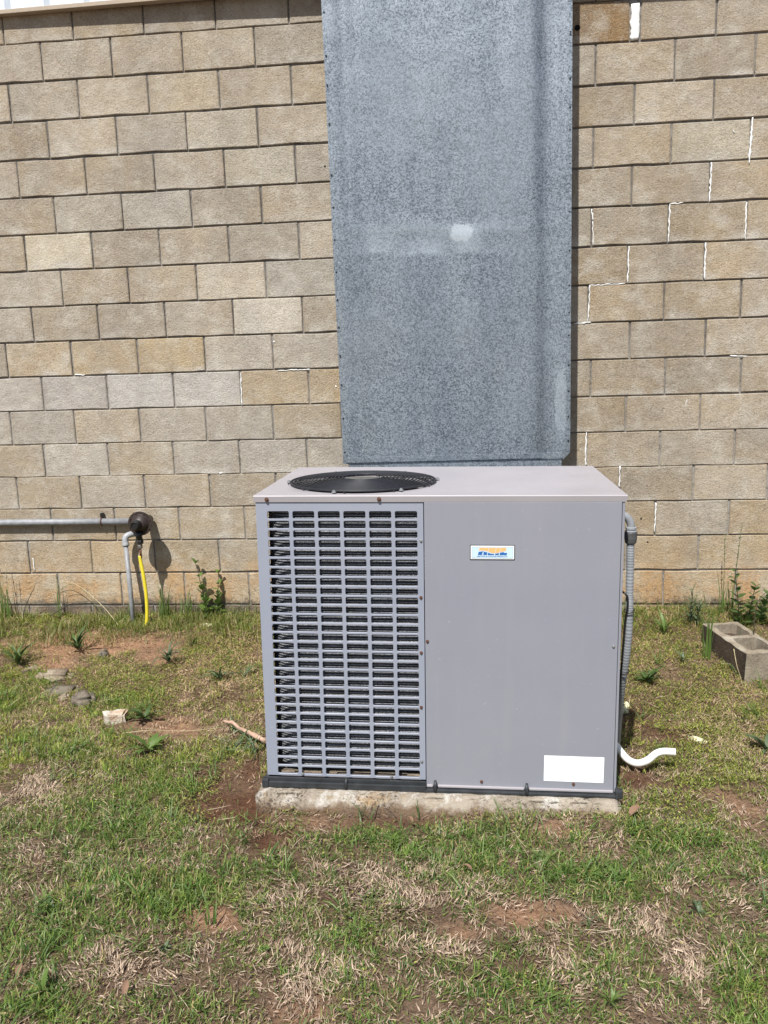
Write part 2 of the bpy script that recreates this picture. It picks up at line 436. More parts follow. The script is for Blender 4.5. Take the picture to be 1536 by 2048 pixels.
M = dict(
    block=mat_block(), mortar=mat_mortar(), galv=mat_galv(),
    paint=mat_paint('mauve_grey_paint', (0.228, 0.235, 0.266), (0.246, 0.246, 0.275)),
    paint_l=mat_paint('blue_grey_paint', (0.250, 0.270, 0.325), (0.27, 0.288, 0.340), 0.40, 0.12),
    lid=mat_paint('lid_paint', (0.335, 0.315, 0.33), (0.37, 0.345, 0.355), 0.40, 0.25),
    dark=simple('black_interior', (0.010, 0.010, 0.011), 0.9, spec=0.1),
    base=simple('dark_base_rail', (0.035, 0.038, 0.042), 0.45, 0.2, 0.3, 25, 0.2, 60),
    wire=simple('black_wire', (0.016, 0.017, 0.021), 0.5, 0.0, 0.3, 40, 0, 300, 0.4),
    hub=simple('dusty_motor_cap', (0.095, 0.09, 0.08), 0.8, 0, 0.45, 60),
    screw=simple('zinc_screw', (0.42, 0.42, 0.42), 0.35, 0.8),
    rust=simple('rusty_screw', (0.10, 0.045, 0.025), 0.75, 0.1, 0.4, 300),
    pad=mat_pad(),
    cinder=mat_concrete('cinder_block', (0.31, 0.26, 0.19), (0.19, 0.155, 0.11), (0.40, 0.36, 0.29), 0.9, 2.2),
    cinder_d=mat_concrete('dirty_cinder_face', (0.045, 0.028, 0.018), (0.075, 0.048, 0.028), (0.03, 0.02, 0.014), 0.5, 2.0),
    stone=mat_concrete('rubble', (0.30, 0.235, 0.165), (0.20, 0.15, 0.105), (0.36, 0.30, 0.22), 0.8, 2.0),
    stone_w=mat_concrete('painted_rubble', (0.50, 0.45, 0.37), (0.62, 0.58, 0.50), (0.38, 0.24, 0.14), 0.9, 3.0),
    stone_d=mat_concrete('dark_rubble', (0.14, 0.11, 0.08), (0.20, 0.17, 0.13), (0.07, 0.06, 0.05), 0.9, 3.0),
    pipe=simple('grey_pipe', (0.235, 0.24, 0.25), 0.5, 0.0, 0.22, 35, 0.1),
    elbow=simple('pale_grey_pvc', (0.33, 0.34, 0.35), 0.45, 0.0, 0.1),
    yellow=simple('yellow_tube', (0.66, 0.54, 0.035), 0.45, 0, 0.12, 20),
    brown=simple('brown_black_regulator', (0.030, 0.020, 0.017), 0.42, 0.0, 0.3, 30),
    black=simple('black_rubber', (0.010, 0.010, 0.010), 0.45),
    copper=simple('old_copper', (0.13, 0.05, 0.03), 0.5, 0.5, 0.3),
    steel=simple('fitting_steel', (0.28, 0.27, 0.26), 0.35, 0.8, 0.3),
    conduit=simple('grey_conduit', (0.25, 0.265, 0.28), 0.45, 0, 0.1, 20),
    conn=simple('dark_grey_connector', (0.075, 0.078, 0.078), 0.5, 0, 0.2),
    white=simple('white_pvc', (0.80, 0.78, 0.74), 0.35, 0, 0.05),
    caulk=simple('white_caulk', (0.74, 0.73, 0.70), 0.6, 0, 0.12, 60),
    label=simple('white_sticker', (0.86, 0.88, 0.88), 0.4, 0, 0.015, 8),
    lblue=simple('badge_pale_blue', (0.50, 0.64, 0.72), 0.3, 0, 0.03),
    orange=simple('badge_orange', (0.85, 0.42, 0.16), 0.4, 0, 0.03),
    blue=simple('badge_blue', (0.02, 0.12, 0.36), 0.4, 0, 0.05),
    siding=simple('white_blue_siding', (0.62, 0.67, 0.72), 0.4, 0.1, 0.05),
    trim=simple('tan_trim', (0.36, 0.29, 0.215), 0.5, 0, 0.06),
    foam=simple('foam', (0.74, 0.70, 0.46), 0.9, 0, 0.15, 60, 0.5, 90),
    green=mat_leafy('grass_blades', 0.5, 0.42, 0.4), dead=mat_leafy('dead_blades', 0.85, 0.12, 0.15), cover=mat_leafy('cover_leaves', 0.5, 0.4, 0.3),
    leaf=mat_plant('weed_leaf', (0.050, 0.095, 0.025), (0.085, 0.14, 0.036)),
    leafy=mat_plant('bright_weed_leaf', (0.080, 0.145, 0.030), (0.13, 0.195, 0.045)),
    leafb=mat_plant('blue_green_leaf', (0.075, 0.115, 0.055), (0.115, 0.16, 0.078)),
    stem=simple('weed_stem', (0.10, 0.12, 0.04), 0.6, 0, 0.3),
    darkstem=simple('dark_stem', (0.045, 0.035, 0.025), 0.7, 0, 0.3),
    drystem=simple('dry_stem', (0.42, 0.35, 0.20), 0.7, 0, 0.25),
    redstalk=simple('reddish_stalk', (0.36, 0.235, 0.17), 0.7, 0, 0.5, 18, 0.4, 60),
    deadleaf=simple('dead_leaf', (0.20, 0.115, 0.07), 0.8, 0, 0.4, 30, 0.4, 60),
    ground=mat_ground(),
    coil=None)

def mat_coil():
    mt, t, p = new_mat('coil_fins')
    P = objc(t)
    c = mix(t, ramp(t, noise(t, P, 300, 3, 0.8), [(0.4, 0.0), (0.65, 1.0)]), (0.05, 0.052, 0.058), (0.34, 0.35, 0.37))
    c = mix(t, ramp(t, noise(t, P, 8, 4), [(0.5, 0.0), (0.65, 0.4)]), c, (0.10, 0.085, 0.065))
    t.links.new(c, p.inputs['Base Color'])
    p.inputs['Roughness'].default_value = 0.45; p.inputs['Metallic'].default_value = 0.5
    bump(t, p, noise(t, P, 500, 2, 0.8), 0.8, 0.002)
    return mt
M['coil'] = mat_coil()

# ------------------------------------------------------------------ terrain shape and plant masks
def gz(x, y):
    x = np.asarray(x, float); y = np.asarray(y, float)
    t = np.clip((y + 1.3) / 1.3, 0, 1)
    return (0.11 + 0.05 * np.clip((x - 2) / 2, 0, 1)) * t * t * (3 - 2 * t)

def gh(x, y):
    """ground height with its small lumps"""
    return gz(x, y) + (fbm(x, y, 2.2, 5) - 0.5) * 0.030 + (fbm(x, y, 11, 9, 3) - 0.5) * 0.026 - 0.004 + .024 * np.exp(-((np.asarray(x) - 2.95) / .38) ** 2 - ((np.asarray(y) + 2.13) / .13) ** 2)

SOIL = [(0.42, -0.45, 0.44, 0.18, 1.0), (0.33, -0.75, 0.17, 0.1, 0.8), (0.81, -0.6, 0.14, 0.09, 0.8), (1.79, -2.7, 0.08, 0.07, 1), (2.71, -2.61, 0.13, 0.06, 0.9), (2.54, -2.7, 0.07, 0.04, 0.7), (2.12, -3.01, 0.11, 0.05, 0.6), (1.22, -1.39, 0.21, 0.12, 0.7), (2.83, -2.18, 0.1, 0.05, 0.6), (1.99, -2.14, 0.14, 0.05, 0.5), (3.52, -1.96, 0.1, 0.14, 0.6)]
DARK = [(1.68, -2.01, 0.17, 0.16, 1), (1.87, -2.27, 0.14, 0.09, 1), (1.53, -1.86, 0.12, 0.12, 0.6), (2.31, -2.12, 0.21, 0.04, 0.6), (3.21, -1.79, 0.11, 0.09, 1), (3.34, -1.29, 0.13, 0.2, 0.6), (1.69, -1.77, 0.06, 0.17, 0.8)]
THATCH = [(0.84, -1.93, 0.12, 0.24, 1), (1.12, -2.48, 0.12, 0.16, 0.8), (2.26, -2.53, 0.17, 0.15, 1), (1.59, -2.9, 0.18, 0.08, 1), (2.1, -2.89, 0.16, 0.11, 1), (3.04, -2.65, 0.13, 0.07, 1), (3.15, -2.8, 0.09, 0.08, 1), (2.8, -2.86, 0.08, 0.09, 0.8), (2.46, -2.77, 0.12, 0.06, 0.9), (1.31, -0.98, 0.18, 0.27, 0.8), (1.19, -0.48, 0.17, 0.13, 0.5), (3.66, -1.28, 0.17, 0.29, 0.5), (2.61, -2.51, 0.09, 0.05, 0.7), (1.98, -2.59, 0.09, 0.1, 0.7), (3.36, -2.59, 0.08, 0.09, 0.6)]
GREEN = [(1.32, -1.95, 0.22, 0.35, 1), (0.87, -1.1, 0.2, 0.16, 0.6), (0.8, -1.63, 0.24, 0.19, 0.8), (1.61, -2.56, 0.3, 0.15, 1), (1.38, -2.77, 0.15, 0.15, 1), (1.42, -3.07, 0.12, 0.07, 1), (2.49, -2.27, 0.41, 0.09, 0.9), (2.96, -2.39, 0.49, 0.13, 1), (2.67, -2.89, 0.18, 0.11, 0.8), (0.3, -1.06, 0.13, 0.33, 0.8), (2.22, -2.78, 0.08, 0.12, 0.6), (3.25, -2.85, 0.08, 0.15, 0.9), (1.87, -3.04, 0.1, 0.05, 0.6), (3.15, -2.24, 0.32, 0.09, 0.8), (1.46, -2.16, 0.22, 0.13, 0.6)]
COVER = [(3.58, -1.04, 0.29, 0.48, 0.8), (3.56, -1.66, 0.23, 0.34, 0.8), (1.15, -0.54, 0.25, 0.31, 0.8), (1.54, -2.02, 0.17, 0.22, 0.6), (0.83, -0.94, 0.31, 0.22, 1), (0.3, -0.11, 0.69, 0.18, 1), (1.16, -0.02, 0.19, 0.29, 1), (3.63, -0.51, 0.18, 0.28, 0.6), (2.74, -2.17, 0.37, 0.06, 0.5), (3.25, -2.08, 0.2, 0.13, 0.7), (0.21, -0.78, 0.2, 0.23, 0.6)]

def patches(x, y, L, k=1.05):
    """soft, ragged-edged patches, 0..1"""
    m = np.zeros(np.shape(x))
    w = (fbm(x, y, 9, 31, 4) - 0.5) * 1.9
    for (cx, cy, rx, ry, a) in L:
        d = np.hypot((x - cx) / (rx * k), (y - cy) / (ry * k)) + w
        m = np.maximum(m, a * np.clip(1.35 - d, 0, 1))
    return m

PADX0, PADX1, PADY0, PADY1 = 1.775, 3.085, -2.085, -1.17
CB = (3.872, -0.865)      # near left corner of the loose block
CBA = rad(14.0)
def blocked(x, y, g=0.0):
    a = (x > PADX0 + g) & (x < PADX1 - g) & (y > PADY0 + g) & (y < PADY1 - g)
    dx = x - CB[0]; dy = y - CB[1]
    u = dx * math.cos(CBA) + dy * math.sin(CBA); v = -dx * math.sin(CBA) + dy * math.cos(CBA)
    b = (u > 0) & (u < 0.2) & (v > 0) & (v < 0.4)
    return a | b | (y > -0.012)

# ground: one sheet to the horizon, finely divided where it is seen
def axis(lo, hi, step, far):
    a = list(np.arange(lo, hi + 1e-6, step))
    d = step; x = hi
    while x < far: d *= 1.35; x += d; a.append(x)
    d = step; x = lo
    while x > -far: d *= 1.35; x -= d; a.insert(0, x)
    return np.array(a)
gx = axis(-1.3, 5.3, 0.016, 60); gy = axis(-3.6, 0.05, 0.016, 60)
X, Y = np.meshgrid(gx, gy)
near = np.clip(1 - (np.abs(X - 2) - 6) / 6, 0, 1) * np.clip(1 - (np.abs(Y + 2) - 6) / 6, 0, 1)
Z = gh(X, np.minimum(Y, 0)) * near
Z -= 0.012 * patches(X, Y, SOIL) + 0.012 * patches(X, Y, DARK)
# the drainage pipe and pad sit in shallow beds
nx, ny = len(gx), len(gy)
V3 = np.stack([X, Y, Z], -1).reshape(-1, 3)
idx = np.arange(nx * ny).reshape(ny, nx)
F = np.stack([idx[:-1, :-1], idx[:-1, 1:], idx[1:, 1:], idx[1:, :-1]], -1).reshape(-1, 4)
def npmesh(name, V3, F, smooth=True, tint=None):
    me = bpy.data.meshes.new(name)
    me.vertices.add(len(V3)); me.vertices.foreach_set('co', np.ascontiguousarray(V3, np.float32).ravel())
    k = F.shape[1]
    me.loops.add(F.size); me.loops.foreach_set('vertex_index', np.ascontiguousarray(F, np.int32).ravel())
    me.polygons.add(len(F)); me.polygons.foreach_set('loop_start', np.arange(0, F.size, k, dtype=np.int32))
    me.polygons.foreach_set('loop_total', np.full(len(F), k, np.int32))
    me.polygons.foreach_set('use_smooth', np.full(len(F), smooth))
    me.update(calc_edges=True)
    if tint is not None:
        a = me.color_attributes.new('tint', 'FLOAT_COLOR', 'POINT')
        c = np.ones((len(V3), 4), np.float32); c[:, :3] = tint
        a.data.foreach_set('color', c.ravel())
    return me
gxv, gyv = V3[:, 0], V3[:, 1]
tone = fbm(gxv, gyv, 3, 50)[:, None]
base = np.array([0.15, 0.10, 0.065]) * (1 - tone) + np.array([0.27, 0.19, 0.13]) * tone
s_ = patches(gxv, gyv, SOIL)[:, None]; d_ = patches(gxv, gyv, DARK)[:, None]
base = base * (1 - s_) + np.array([0.42, 0.25, 0.155]) * s_
base = base * (1 - d_) + np.array([0.13, 0.062, 0.036]) * d_
soil = link('ground', npmesh('ground', V3, F, True, base), M['ground'])
tag(soil, kind='structure')

# ------------------------------------------------------------------ block wall
B = 0.2032
ZL = {0: .010, 1: .005, 2: .005, 3: 0, 4: -.002, 5: -.003, 6: -.005, 7: -.005, 8: -.004, 9: -.006, 10: -.005, 11: -.005, 12: 0, 13: .006, 14: .005, 15: .006}
def zline(k): return 3.42 - B * k + ZL.get(k, 0)
OL = {1: .006, 2: -.003, 3: 0, 4: .001, 5: -.002, 6: 0, 7: 0, 8: .001, 9: .02, 10: .02, 11: 0, 12: -.01, 13: -.002, 14: -.003, 15: .03, 16: .0}
OR = {1: .006, 2: .005, 3: .007, 4: -.002, 5: .001, 6: -.005, 7: -.011, 8: -.017, 9: .007, 10: 0, 11: -.008, 12: -.018, 13: -.033, 14: -.034, 15: .009, 16: .022}
wall = thing('block_wall', (2.0, 0.0, 0.1), 'tan concrete block wall of an outbuilding behind the air conditioner', 'wall')
WO = Vector(wall.location)
mo = MB().box((-4.6, 0.010, -0.25), (8.6, 0.19, 3.84))
mo.build('mortar', M['mortar'], wall, loc=-WO)

def block_mesh(w, h, seed):
    r = random.Random(seed)
    j = lambda s: r.uniform(-s, s)
    hw, hh = w / 2, h / 2
    P = []
    for k in range(5): P.append((-hw + w * k / 4 + (j(.030) if 0 < k < 4 else 0), -hh + j(.0011) + (r.uniform(.001, .0045) if r.random() < .22 else 0)))
    P.append((hw + j(.0012), j(.03)))
    for k in range(4): P.append((hw - w * k / 3 + (j(.03) if 0 < k < 3 else -.002 if k == 0 else .002), hh + j(.0011) - (r.uniform(.001, .004) if r.random() < .12 else 0)))
    P.append((-hw + j(.0012), j(.03)))
    n = len(P)
    y = j(.0022)
    v = []
    for (x, z) in P:  # face, arris, back
        v.append((x * (1 - .005 / hw), y, z * (1 - .0035 / hh)))
    for (x, z) in P: v.append((x, y + .0045, z))
    for (x, z) in P: v.append((x * (1 - .004 / hw), .055, z * (1 - .004 / hh)))
    f = [tuple(range(n))]
    for a in (0, n):
        for k in range(n): f.append((a + k, a + n + k, a + n + (k + 1) % n, a + (k + 1) % n))
    return v, f

VAR = {}
def variant(w, k):
    key = (round(w, 3), k)
    if key not in VAR:
        v, f = block_mesh(w, B - 0.0068, 100 + k + int(w * 1000))
        VAR[key] = mesh('concrete_block', v, f)
    return VAR[key]

GREYROWS = {9: 0.25, 10: 0.55, 11: 0.35, 12: 0.3}
def block_colour(k, n, r):
    t = r.random()
    tan = np.array((0.385, 0.318, 0.226)); grey = np.array((0.365, 0.335, 0.288)); brown = np.array((0.345, 0.275, 0.185)); pale = np.array((0.47, 0.405, 0.315))
    w = r.random()
    c = tan * 0.35 + (grey * w + brown * (1 - w)) * 0.65
    if t > 0.86: c = c * 0.4 + pale * 0.6
    if k in GREYROWS and n < 10 and r.random() < GREYROWS[k] + .2: c = c * .35 + grey * .65 + 0.015
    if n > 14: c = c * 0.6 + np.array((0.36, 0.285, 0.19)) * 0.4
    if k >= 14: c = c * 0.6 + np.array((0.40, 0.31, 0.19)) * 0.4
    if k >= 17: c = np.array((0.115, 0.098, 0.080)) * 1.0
    return c * (1.05 + 0.30 * r.random())
SPECIAL = {(2, 2): (.45, .385, .29), (2, 4): (.43, .365, .265), (3, 5): (.44, .395, .31), (4, 6): (.42, .38, .30), (5, 1): (.365, .325, .26), (5, 3): (.375, .345, .29), (6, 0): (.50, .445, .345),
           (7, 5): (.475, .42, .33), (8, 6): (.52, .475, .40), (9, 1): (.415, .325, .205), (9, 3): (.42, .325, .195), (9, -1): (.42, .335, .225), (10, -2): (.42, .385, .335), (10, 0): (.385, .355, .325),
           (10, 2): (.46, .44, .41), (10, 4): (.43, .405, .37), (10, 6): (.385, .305, .20), (10, 8): (.39, .295, .17), (3, 17): (.47, .40, .30), (4, 18): (.42, .375, .29), (8, 2): (.33, .28, .215),
           (7, 7): (.345, .32, .27), (1, 5): (.42, .36, .27), (14, 18): (.36, .325, .27)}
extra = MB()
rb = random.Random(3)
for k in range(-1, 18):
    z0, z1 = zline(k), zline(k - 1)
    zc = (z0 + z1) / 2
    start = -1 if k % 2 else 0
    n = start - 20
    while n < 41:
        x0 = n * B + (OL.get(k, 0) if n < 11 else OR.get(k, 0))
        n2 = n + 2
        x1 = n2 * B + (OL.get(k, 0) if n2 < 11 else OR.get(k, 0))
        if k == 1 and n == 17: x0 += 0.022           # the wide joint later filled with white caulk
        if k == 1 and n == 15: x1 -= 0.030
        w = x1 - x0 - 0.0070 - rb.uniform(0, .002)
        c = block_colour(k, n, rb)
        if (k, n) in SPECIAL: c = np.array(SPECIAL[(k, n)]) * 1.22
        if k == 1 and n == 15: c = np.array((0.30, 0.195, 0.095))
        inview = -1.0 < x1 and x0 < 5.0 and 0 <= k <= 17
        wq = round(w / 0.0015) * 0.0015
        me = variant(wq, rb.randrange(9))
        if inview:
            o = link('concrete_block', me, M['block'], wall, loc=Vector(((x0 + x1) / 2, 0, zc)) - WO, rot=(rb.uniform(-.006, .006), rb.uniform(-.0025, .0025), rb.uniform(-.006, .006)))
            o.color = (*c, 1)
        else:
            v, f = block_mesh(w, B - .0068, rb.randrange(99))
            extra.add([(p[0] + (x0 + x1) / 2 - WO.x, p[1], p[2] + zc - WO.z) for p in v], f)
        n += 2
o = extra.build('outer_blocks', M['block'], wall)
o.color = (0.43, 0.36, 0.255, 1)
o['kind'] = 'stuff'

# caulk beads in cracked joints
CAULK = [(4.066, 2.813, 4.058, 2.583, 7), (3.866, 2.6, 3.863, 2.398, 7), (3.244, 2.394, 3.252, 2.33, 6), (3.252, 2.33, 3.254, 2.20, 3), (3.658, 2.4, 3.653, 2.201, 5), (3.658, 2.4, 3.726, 2.402, 3), (4.054, 2.389, 4.055, 2.197, 5), (3.447, 2.192, 3.443, 1.994, 6), (3.852, 2.192, 3.851, 1.997, 6), (3.241, 1.994, 3.232, 1.792, 5), (3.148, 1.787, 3.249, 1.792, 5), (3.236, 1.991, 3.43, 1.995, 3), (3.231, 1.182, 3.228, 0.991, 6), (3.421, 0.987, 3.42, 0.863, 6), (3.626, 0.773, 3.622, 0.598, 5), (1.244, 1.576, 1.241, 1.382, 5), (1.464, 1.581, 1.66, 1.582, 3), (0.235, 1.591, 0.297, 1.589, 5), (-0.147, 0.475, -0.147, 0.391, 5), (4.001, 1.586, 4.094, 1.583, 4), (3.779, 1.359, 3.77, 1.318, 3), (3.795, 1.362, 3.79, 1.345, 3), (1.079, 0.988, 1.10, 0.987, 5), (3.975, 2.742, 3.972, 2.755, 4)]
for i, (xa, za, xb, zb, wmm) in enumerate(CAULK):
    mb = MB(); r = random.Random(i)
    L = math.hypot(xb - xa, zb - za); n = max(4, int(L / 0.012))
    P = []; R = []
    for k in range(n + 1):
        t = k / n
        horiz = abs(xb - xa) > abs(zb - za)
        jj = r.uniform(-.0025, .0025)
        P.append((xa + (xb - xa) * t + (0 if horiz else jj) - WO.x, -.0005, za + (zb - za) * t + (jj if horiz else 0) - WO.z))
        R.append(wmm / 2000 * r.uniform(.45, 1.8) * (0.5 if k in (0, n) else 1) + 0.0010)
    sweep(mb, P, R, 6)
    mb.v = [(x, y * 1.0 if y > 0 else max(y, -0.004), z) for x, y, z in mb.v]
    mb.build('caulk_line', M['caulk'], wall, smooth=True)
mb = MB(); r = random.Random(5)
P = [(3.455 + r.uniform(-.003, .003) - WO.x, .006, 3.404 - k * .0145 - WO.z) for k in range(13)]
sweep(mb, P, [0.0235 * r.uniform(.9, 1.08) for _ in P], 10)
mb.v = [(x, max(y, -0.003 + 0.002 * math.sin(z * 90)), z) for x, y, z in mb.v]
mb.build('wide_caulk_patch', M['caulk'], wall, smooth=True)
# dabs of caulk and drilled holes
for (x, z, rr) in ((1.804, 1.48, .006), (1.453, 1.745, .006)):
    lathe(MB_ := MB(), [(rr, 0), (rr * .8, .003), (0.001, .004)], 10, Matrix.Translation((x - WO.x, -.001, z - WO.z)) @ Matrix.Rotation(rad(90), 4, 'X'))
    MB_.build('caulk_dab', M['caulk'], wall, smooth=True)
for (x, z, rr) in ((3.544, 0.681, .0045), (3.584, 0.543, .0045), (1.791, 2.688, .005), (3.160, 3.306, .014)):
    mbh = MB(); lathe(mbh, [(rr * 1.1, 0), (rr, .0012), (rr * .4, .0012)], 12, Matrix.Translation((x - WO.x, -.0022, z - WO.z)) @ Matrix.Rotation(rad(90), 4, 'X'))
    mbh.build('drilled_hole', M['dark'], wall)

# ------------------------------------------------------------------ metal siding over the wall
sd = thing('metal_siding', (0.0, -0.03, 3.57), 'pale corrugated metal siding with tan edge trim above the block wall', 'siding', rot=(0, 0, -0.020))
v = []; f = []; n = 0
xs = []; x = -4.5
while x < 8.3:
    for dx, dy in ((0, 0), (.10, 0), (.125, .022), (.175, .022), (.20, 0)): xs.append((x + dx, -dy))
    x += .23
for i, (x, y) in enumerate(xs): v += [(x, y + .012, 0.006), (x, y + .012, .95)]
f = [(2 * i, 2 * i + 2, 2 * i + 3, 2 * i + 1) for i in range(len(xs) - 1)]
mk('corrugated_panel', v, f, M['siding'], sd)
tb = MB(); tb.box((-4.5, -.016, -.002), (8.3, .030, .020)); tb.build('edge_trim', M['trim'], sd, bevel=.002)

# ------------------------------------------------------------------ duct on the wall
duct = thing('sheet_metal_duct', (2.48, -0.20, 1.02), 'tall galvanised sheet metal duct running up the block wall', 'duct')
DO = Vector(duct.location)
DX0, DX1, DZ0, DZ1, DY = 1.878, 3.092, 1.072, 4.3, -0.40
def slice_x(z):
    t = (z - 1.09) / 2.3
    return DX0 + .012 * (1 - t) - .009 * t, DX1 + .003 - .006 * t
nxs, nzs = 72, 90
v = []; f = []
for j in range(nzs + 1):
    z = DZ0 + (DZ1 - DZ0) * j / nzs
    a, b = slice_x(z)
    for i in range(nxs + 1):
        u = i / nxs
        y = DY
        q_ = min(1, max(0, (u - .845) / .055)); y += .024 * q_ * q_ * (3 - 2 * q_) * (1 + .2 * math.sin(z * 2.2))
        q_ = min(1, max(0, (u - .93) / .05)); y -= .014 * q_ * q_ * (3 - 2 * q_)
        y -= 0.006 * math.exp(-((u - .80) / .07) ** 2)
        y += 0.012 * math.exp(-((u - .085) / .035) ** 2)
        y += 0.0030 * math.sin(u * 9 + 1.3 * math.sin(z * 2.1)) * math.sin(math.pi * u) + .0018 * math.sin(z * 5 + u * 4)
        y -= .004 * math.exp(-((z - 2.27 - .03 * math.sin(u * 7)) / .03) ** 2) * math.sin(math.pi * u)
        e = min(u, 1 - u)
        if e < .02: y += .0015
        xx = a + (b - a) * u
        cz = z
        if xx > DX1 - .034 and z < DZ0 + .06:             # clipped lower right corner
            cz = max(z, DZ0 + (xx - (DX1 - .034)) * 1.1)
        v.append((xx - DO.x, y - DO.y, cz - DO.z))
w_ = nxs + 1
for j in range(nzs):
    for i in range(nxs):
        q = j * w_ + i
        f.append((q, q + 1, q + 1 + w_, q + w_))
mk('front_panel', v, f, M['galv'], duct, smooth=True)
for (x0, x1) in ((DX0 + .012, DX0 + .014), (DX1 - .014, DX1 - .012)):
    b = MB(); b.box((x0 - DO.x, DY + .016 - DO.y, DZ0 + .02 - DO.z), (x1 - DO.x, -.004 - DO.y, DZ1 - DO.z)); b.build('side_panel', M['galv'], duct)
b = MB(); b.box((1.912 - DO.x, DY - .014 - DO.y, 1.084 - DO.z), (3.053 - DO.x, DY - .007 - DO.y, 1.113 - DO.z)); b.build('bottom_flange', M['galv'], duct, bevel=.001, rot=(0, -.006, 0))
b = MB(); b.box((1.918 - DO.x, DY - .004 - DO.y, .30 - DO.z), (3.050 - DO.x, -.02 - DO.y, 1.080 - DO.z)); b.build('lower_section', M['galv'], duct, bevel=.003)
b = MB(); b.box((2.02 - DO.x, -1.24 - DO.y, .38 - DO.z), (2.94 - DO.x, DY - .0045 - DO.y, .93 - DO.z)); b.build('plenum', M['galv'], duct, bevel=.003)
scr = MB(); lathe(scr, [(.0045, 0), (.0045, .002), (.0028, .0035), (.0005, .0036)], 8, Matrix.Rotation(rad(90), 4, 'X'))
scr_me = scr.mesh('screw')
for z in [3.153, 2.944, 2.812, 2.708, 2.55, 2.321, 2.135, 1.964, 1.829, 1.716, 1.565, 1.432, 1.301, 1.175]:
    link('screw', scr_me, M['black'], duct, loc=Vector((slice_x(z)[1] - .010, DY + .0095, z)) - DO)
for z in [3.318, 3.119, 2.981, 2.8, 2.554, 2.397, 2.237, 2.075, 1.936, 1.796, 1.649, 1.497, 1.32, 1.138]:
    link('screw', scr_me, M['black'], duct, loc=Vector((slice_x(z)[0] + .011, DY - .0005, z)) - DO)

# ------------------------------------------------------------------ concrete pad
pad = None
bm = bmesh.new()
bmesh.ops.create_cube(bm, size=1)
for v_ in bm.verts:
    v_.co = Vector(((v_.co.x + .5) * (PADX1 - PADX0) + PADX0, (v_.co.y + .5) * (PADY1 - PADY0) + PADY0, (v_.co.z + .5) * .15 - .080))
bmesh.ops.bevel(bm, geom=list(bm.edges), offset=.012, segments=2, affect='EDGES')
bmesh.ops.subdivide_edges(bm, edges=[e for e in bm.edges if e.calc_length() > .5], cuts=90, use_grid_fill=True)
r = random.Random(2)
for v_ in bm.verts:
    x, y, z = v_.co
    n1 = float(vnoise(x * 1.0, z * 2.0 + y * 3, 14, 3)); n2 = float(vnoise(x, z + y, 50, 4))
    if y < PADY0 + .02: v_.co.y += .020 * (n1 - .35) + .008 * (n2 - .5) - (.012 if z < .03 else 0)
    if z > .05: v_.co.z -= .006 * n2 + (.006 * n1 if y < PADY0 + .03 else 0)
    if x < PADX0 + .03 or x > PADX1 - .03: v_.co.x += .012 * (n1 - .5)
    v_.co.z -= .0115 * (x - PADX0)
me = bpy.data.meshes.new('concrete_pad')
for v_ in bm.verts: v_.co -= Vector((2.43, -1.63, 0))
bm.to_mesh(me); bm.free()
me.polygons.foreach_set('use_smooth', [True] * len(me.polygons))
pad = link('concrete_pad', me, M['pad'], loc=(2.43, -1.63, 0))
tag(pad, 'low weathered concrete slab under the air conditioner', 'slab')

# ------------------------------------------------------------------ air conditioner
AW, AD, AH = 1.268, 0.795, 1.075
ac = thing('air_conditioner', (1.806, -2.012, 0.082), 'grey packaged air conditioner with louvred left front standing on the slab', 'air conditioner', rot=(0, rad(0.72), 0))
def box(name, a, b, mat, parent=ac, bevel=.0015, **k):
    q = MB(); q.box(a, b); return q.build(name, mat, parent, bevel=bevel, **k)
# base rail, flared, with corner clips
q = MB(); q.box((-.014, -.026, -.013), (.5905, .05, .010)); q.box((.5905, -.026, -.013), (AW + .014, .05, -.002)); q.box((-.0135, .05, -.013), (AW + .0135, AD + .01, .009))
br = q.build('base_rail', M['base'], ac, bevel=.003)
box('rail_lip', (-.010, -.018, .010), (.5895, -.010, .024), M['base'], br, bevel=.002)
for x in (-.016, AW - .006): box('corner_clip', (x, -.031, -.014), (x + .026, -.004, .020), M['base'], br, bevel=.006)
for x in (.298, .624, .952):
    q = MB(); sweep(q, [(x, -.026, -.008), (x, -.022, .016), (x, -.014, .030)], [.0065, .0065, .004], 8); q.build('lifting_tab', M['base'], br, smooth=True)
# cabinet skins
q = MB(); q.box((0, .004, .012), (.002, .0400, 1.052)); q.box((.0045, .036, .03), (.0060, .125, 1.045)); q.box((0, AD - .05, .012), (.002, AD, 1.052)); q.box((0, .0401, 1.0), (.002, AD - .0501, 1.052)); q.box((0, .0401, .012), (.002, AD - .0501, .032))
for k in range(27): q.box((0, .0401, .060 + k * .0343), (.002, AD - .0501, .068 + k * .0343))
for k in range(7): q.box((0.0021, .125 + k * .09, .033), (.0035, .139 + k * .09, .999))
q.build('left_side_panel', M['paint_l'], ac)
box('right_side_panel', (AW - .003, .004, .012), (AW, AD, 1.052), M['paint'], bevel=0)
box('back_panel', (.0025, AD - .003, .012), (AW - .0035, AD, 1.052), M['paint'], bevel=0)
box('corner_post', (1.2595, -.001, .0), (AW, .020, 1.052), M['paint'])
# access panel
ap = box('access_panel', (.5915, -.004, .001), (1.2575, .016, 1.051), M['paint'], bevel=.002)
for a_, b_ in ((.5925, .615), (.633, .943), (.961, 1.2565)): box('panel_hem', (a_, -.013, .0005), (b_, -.0045, .010), M['lid'], ap, bevel=.003)
box('partition', (.592, .0205, .012), (.596, AD - .005, 1.045), M['dark'], bevel=0)
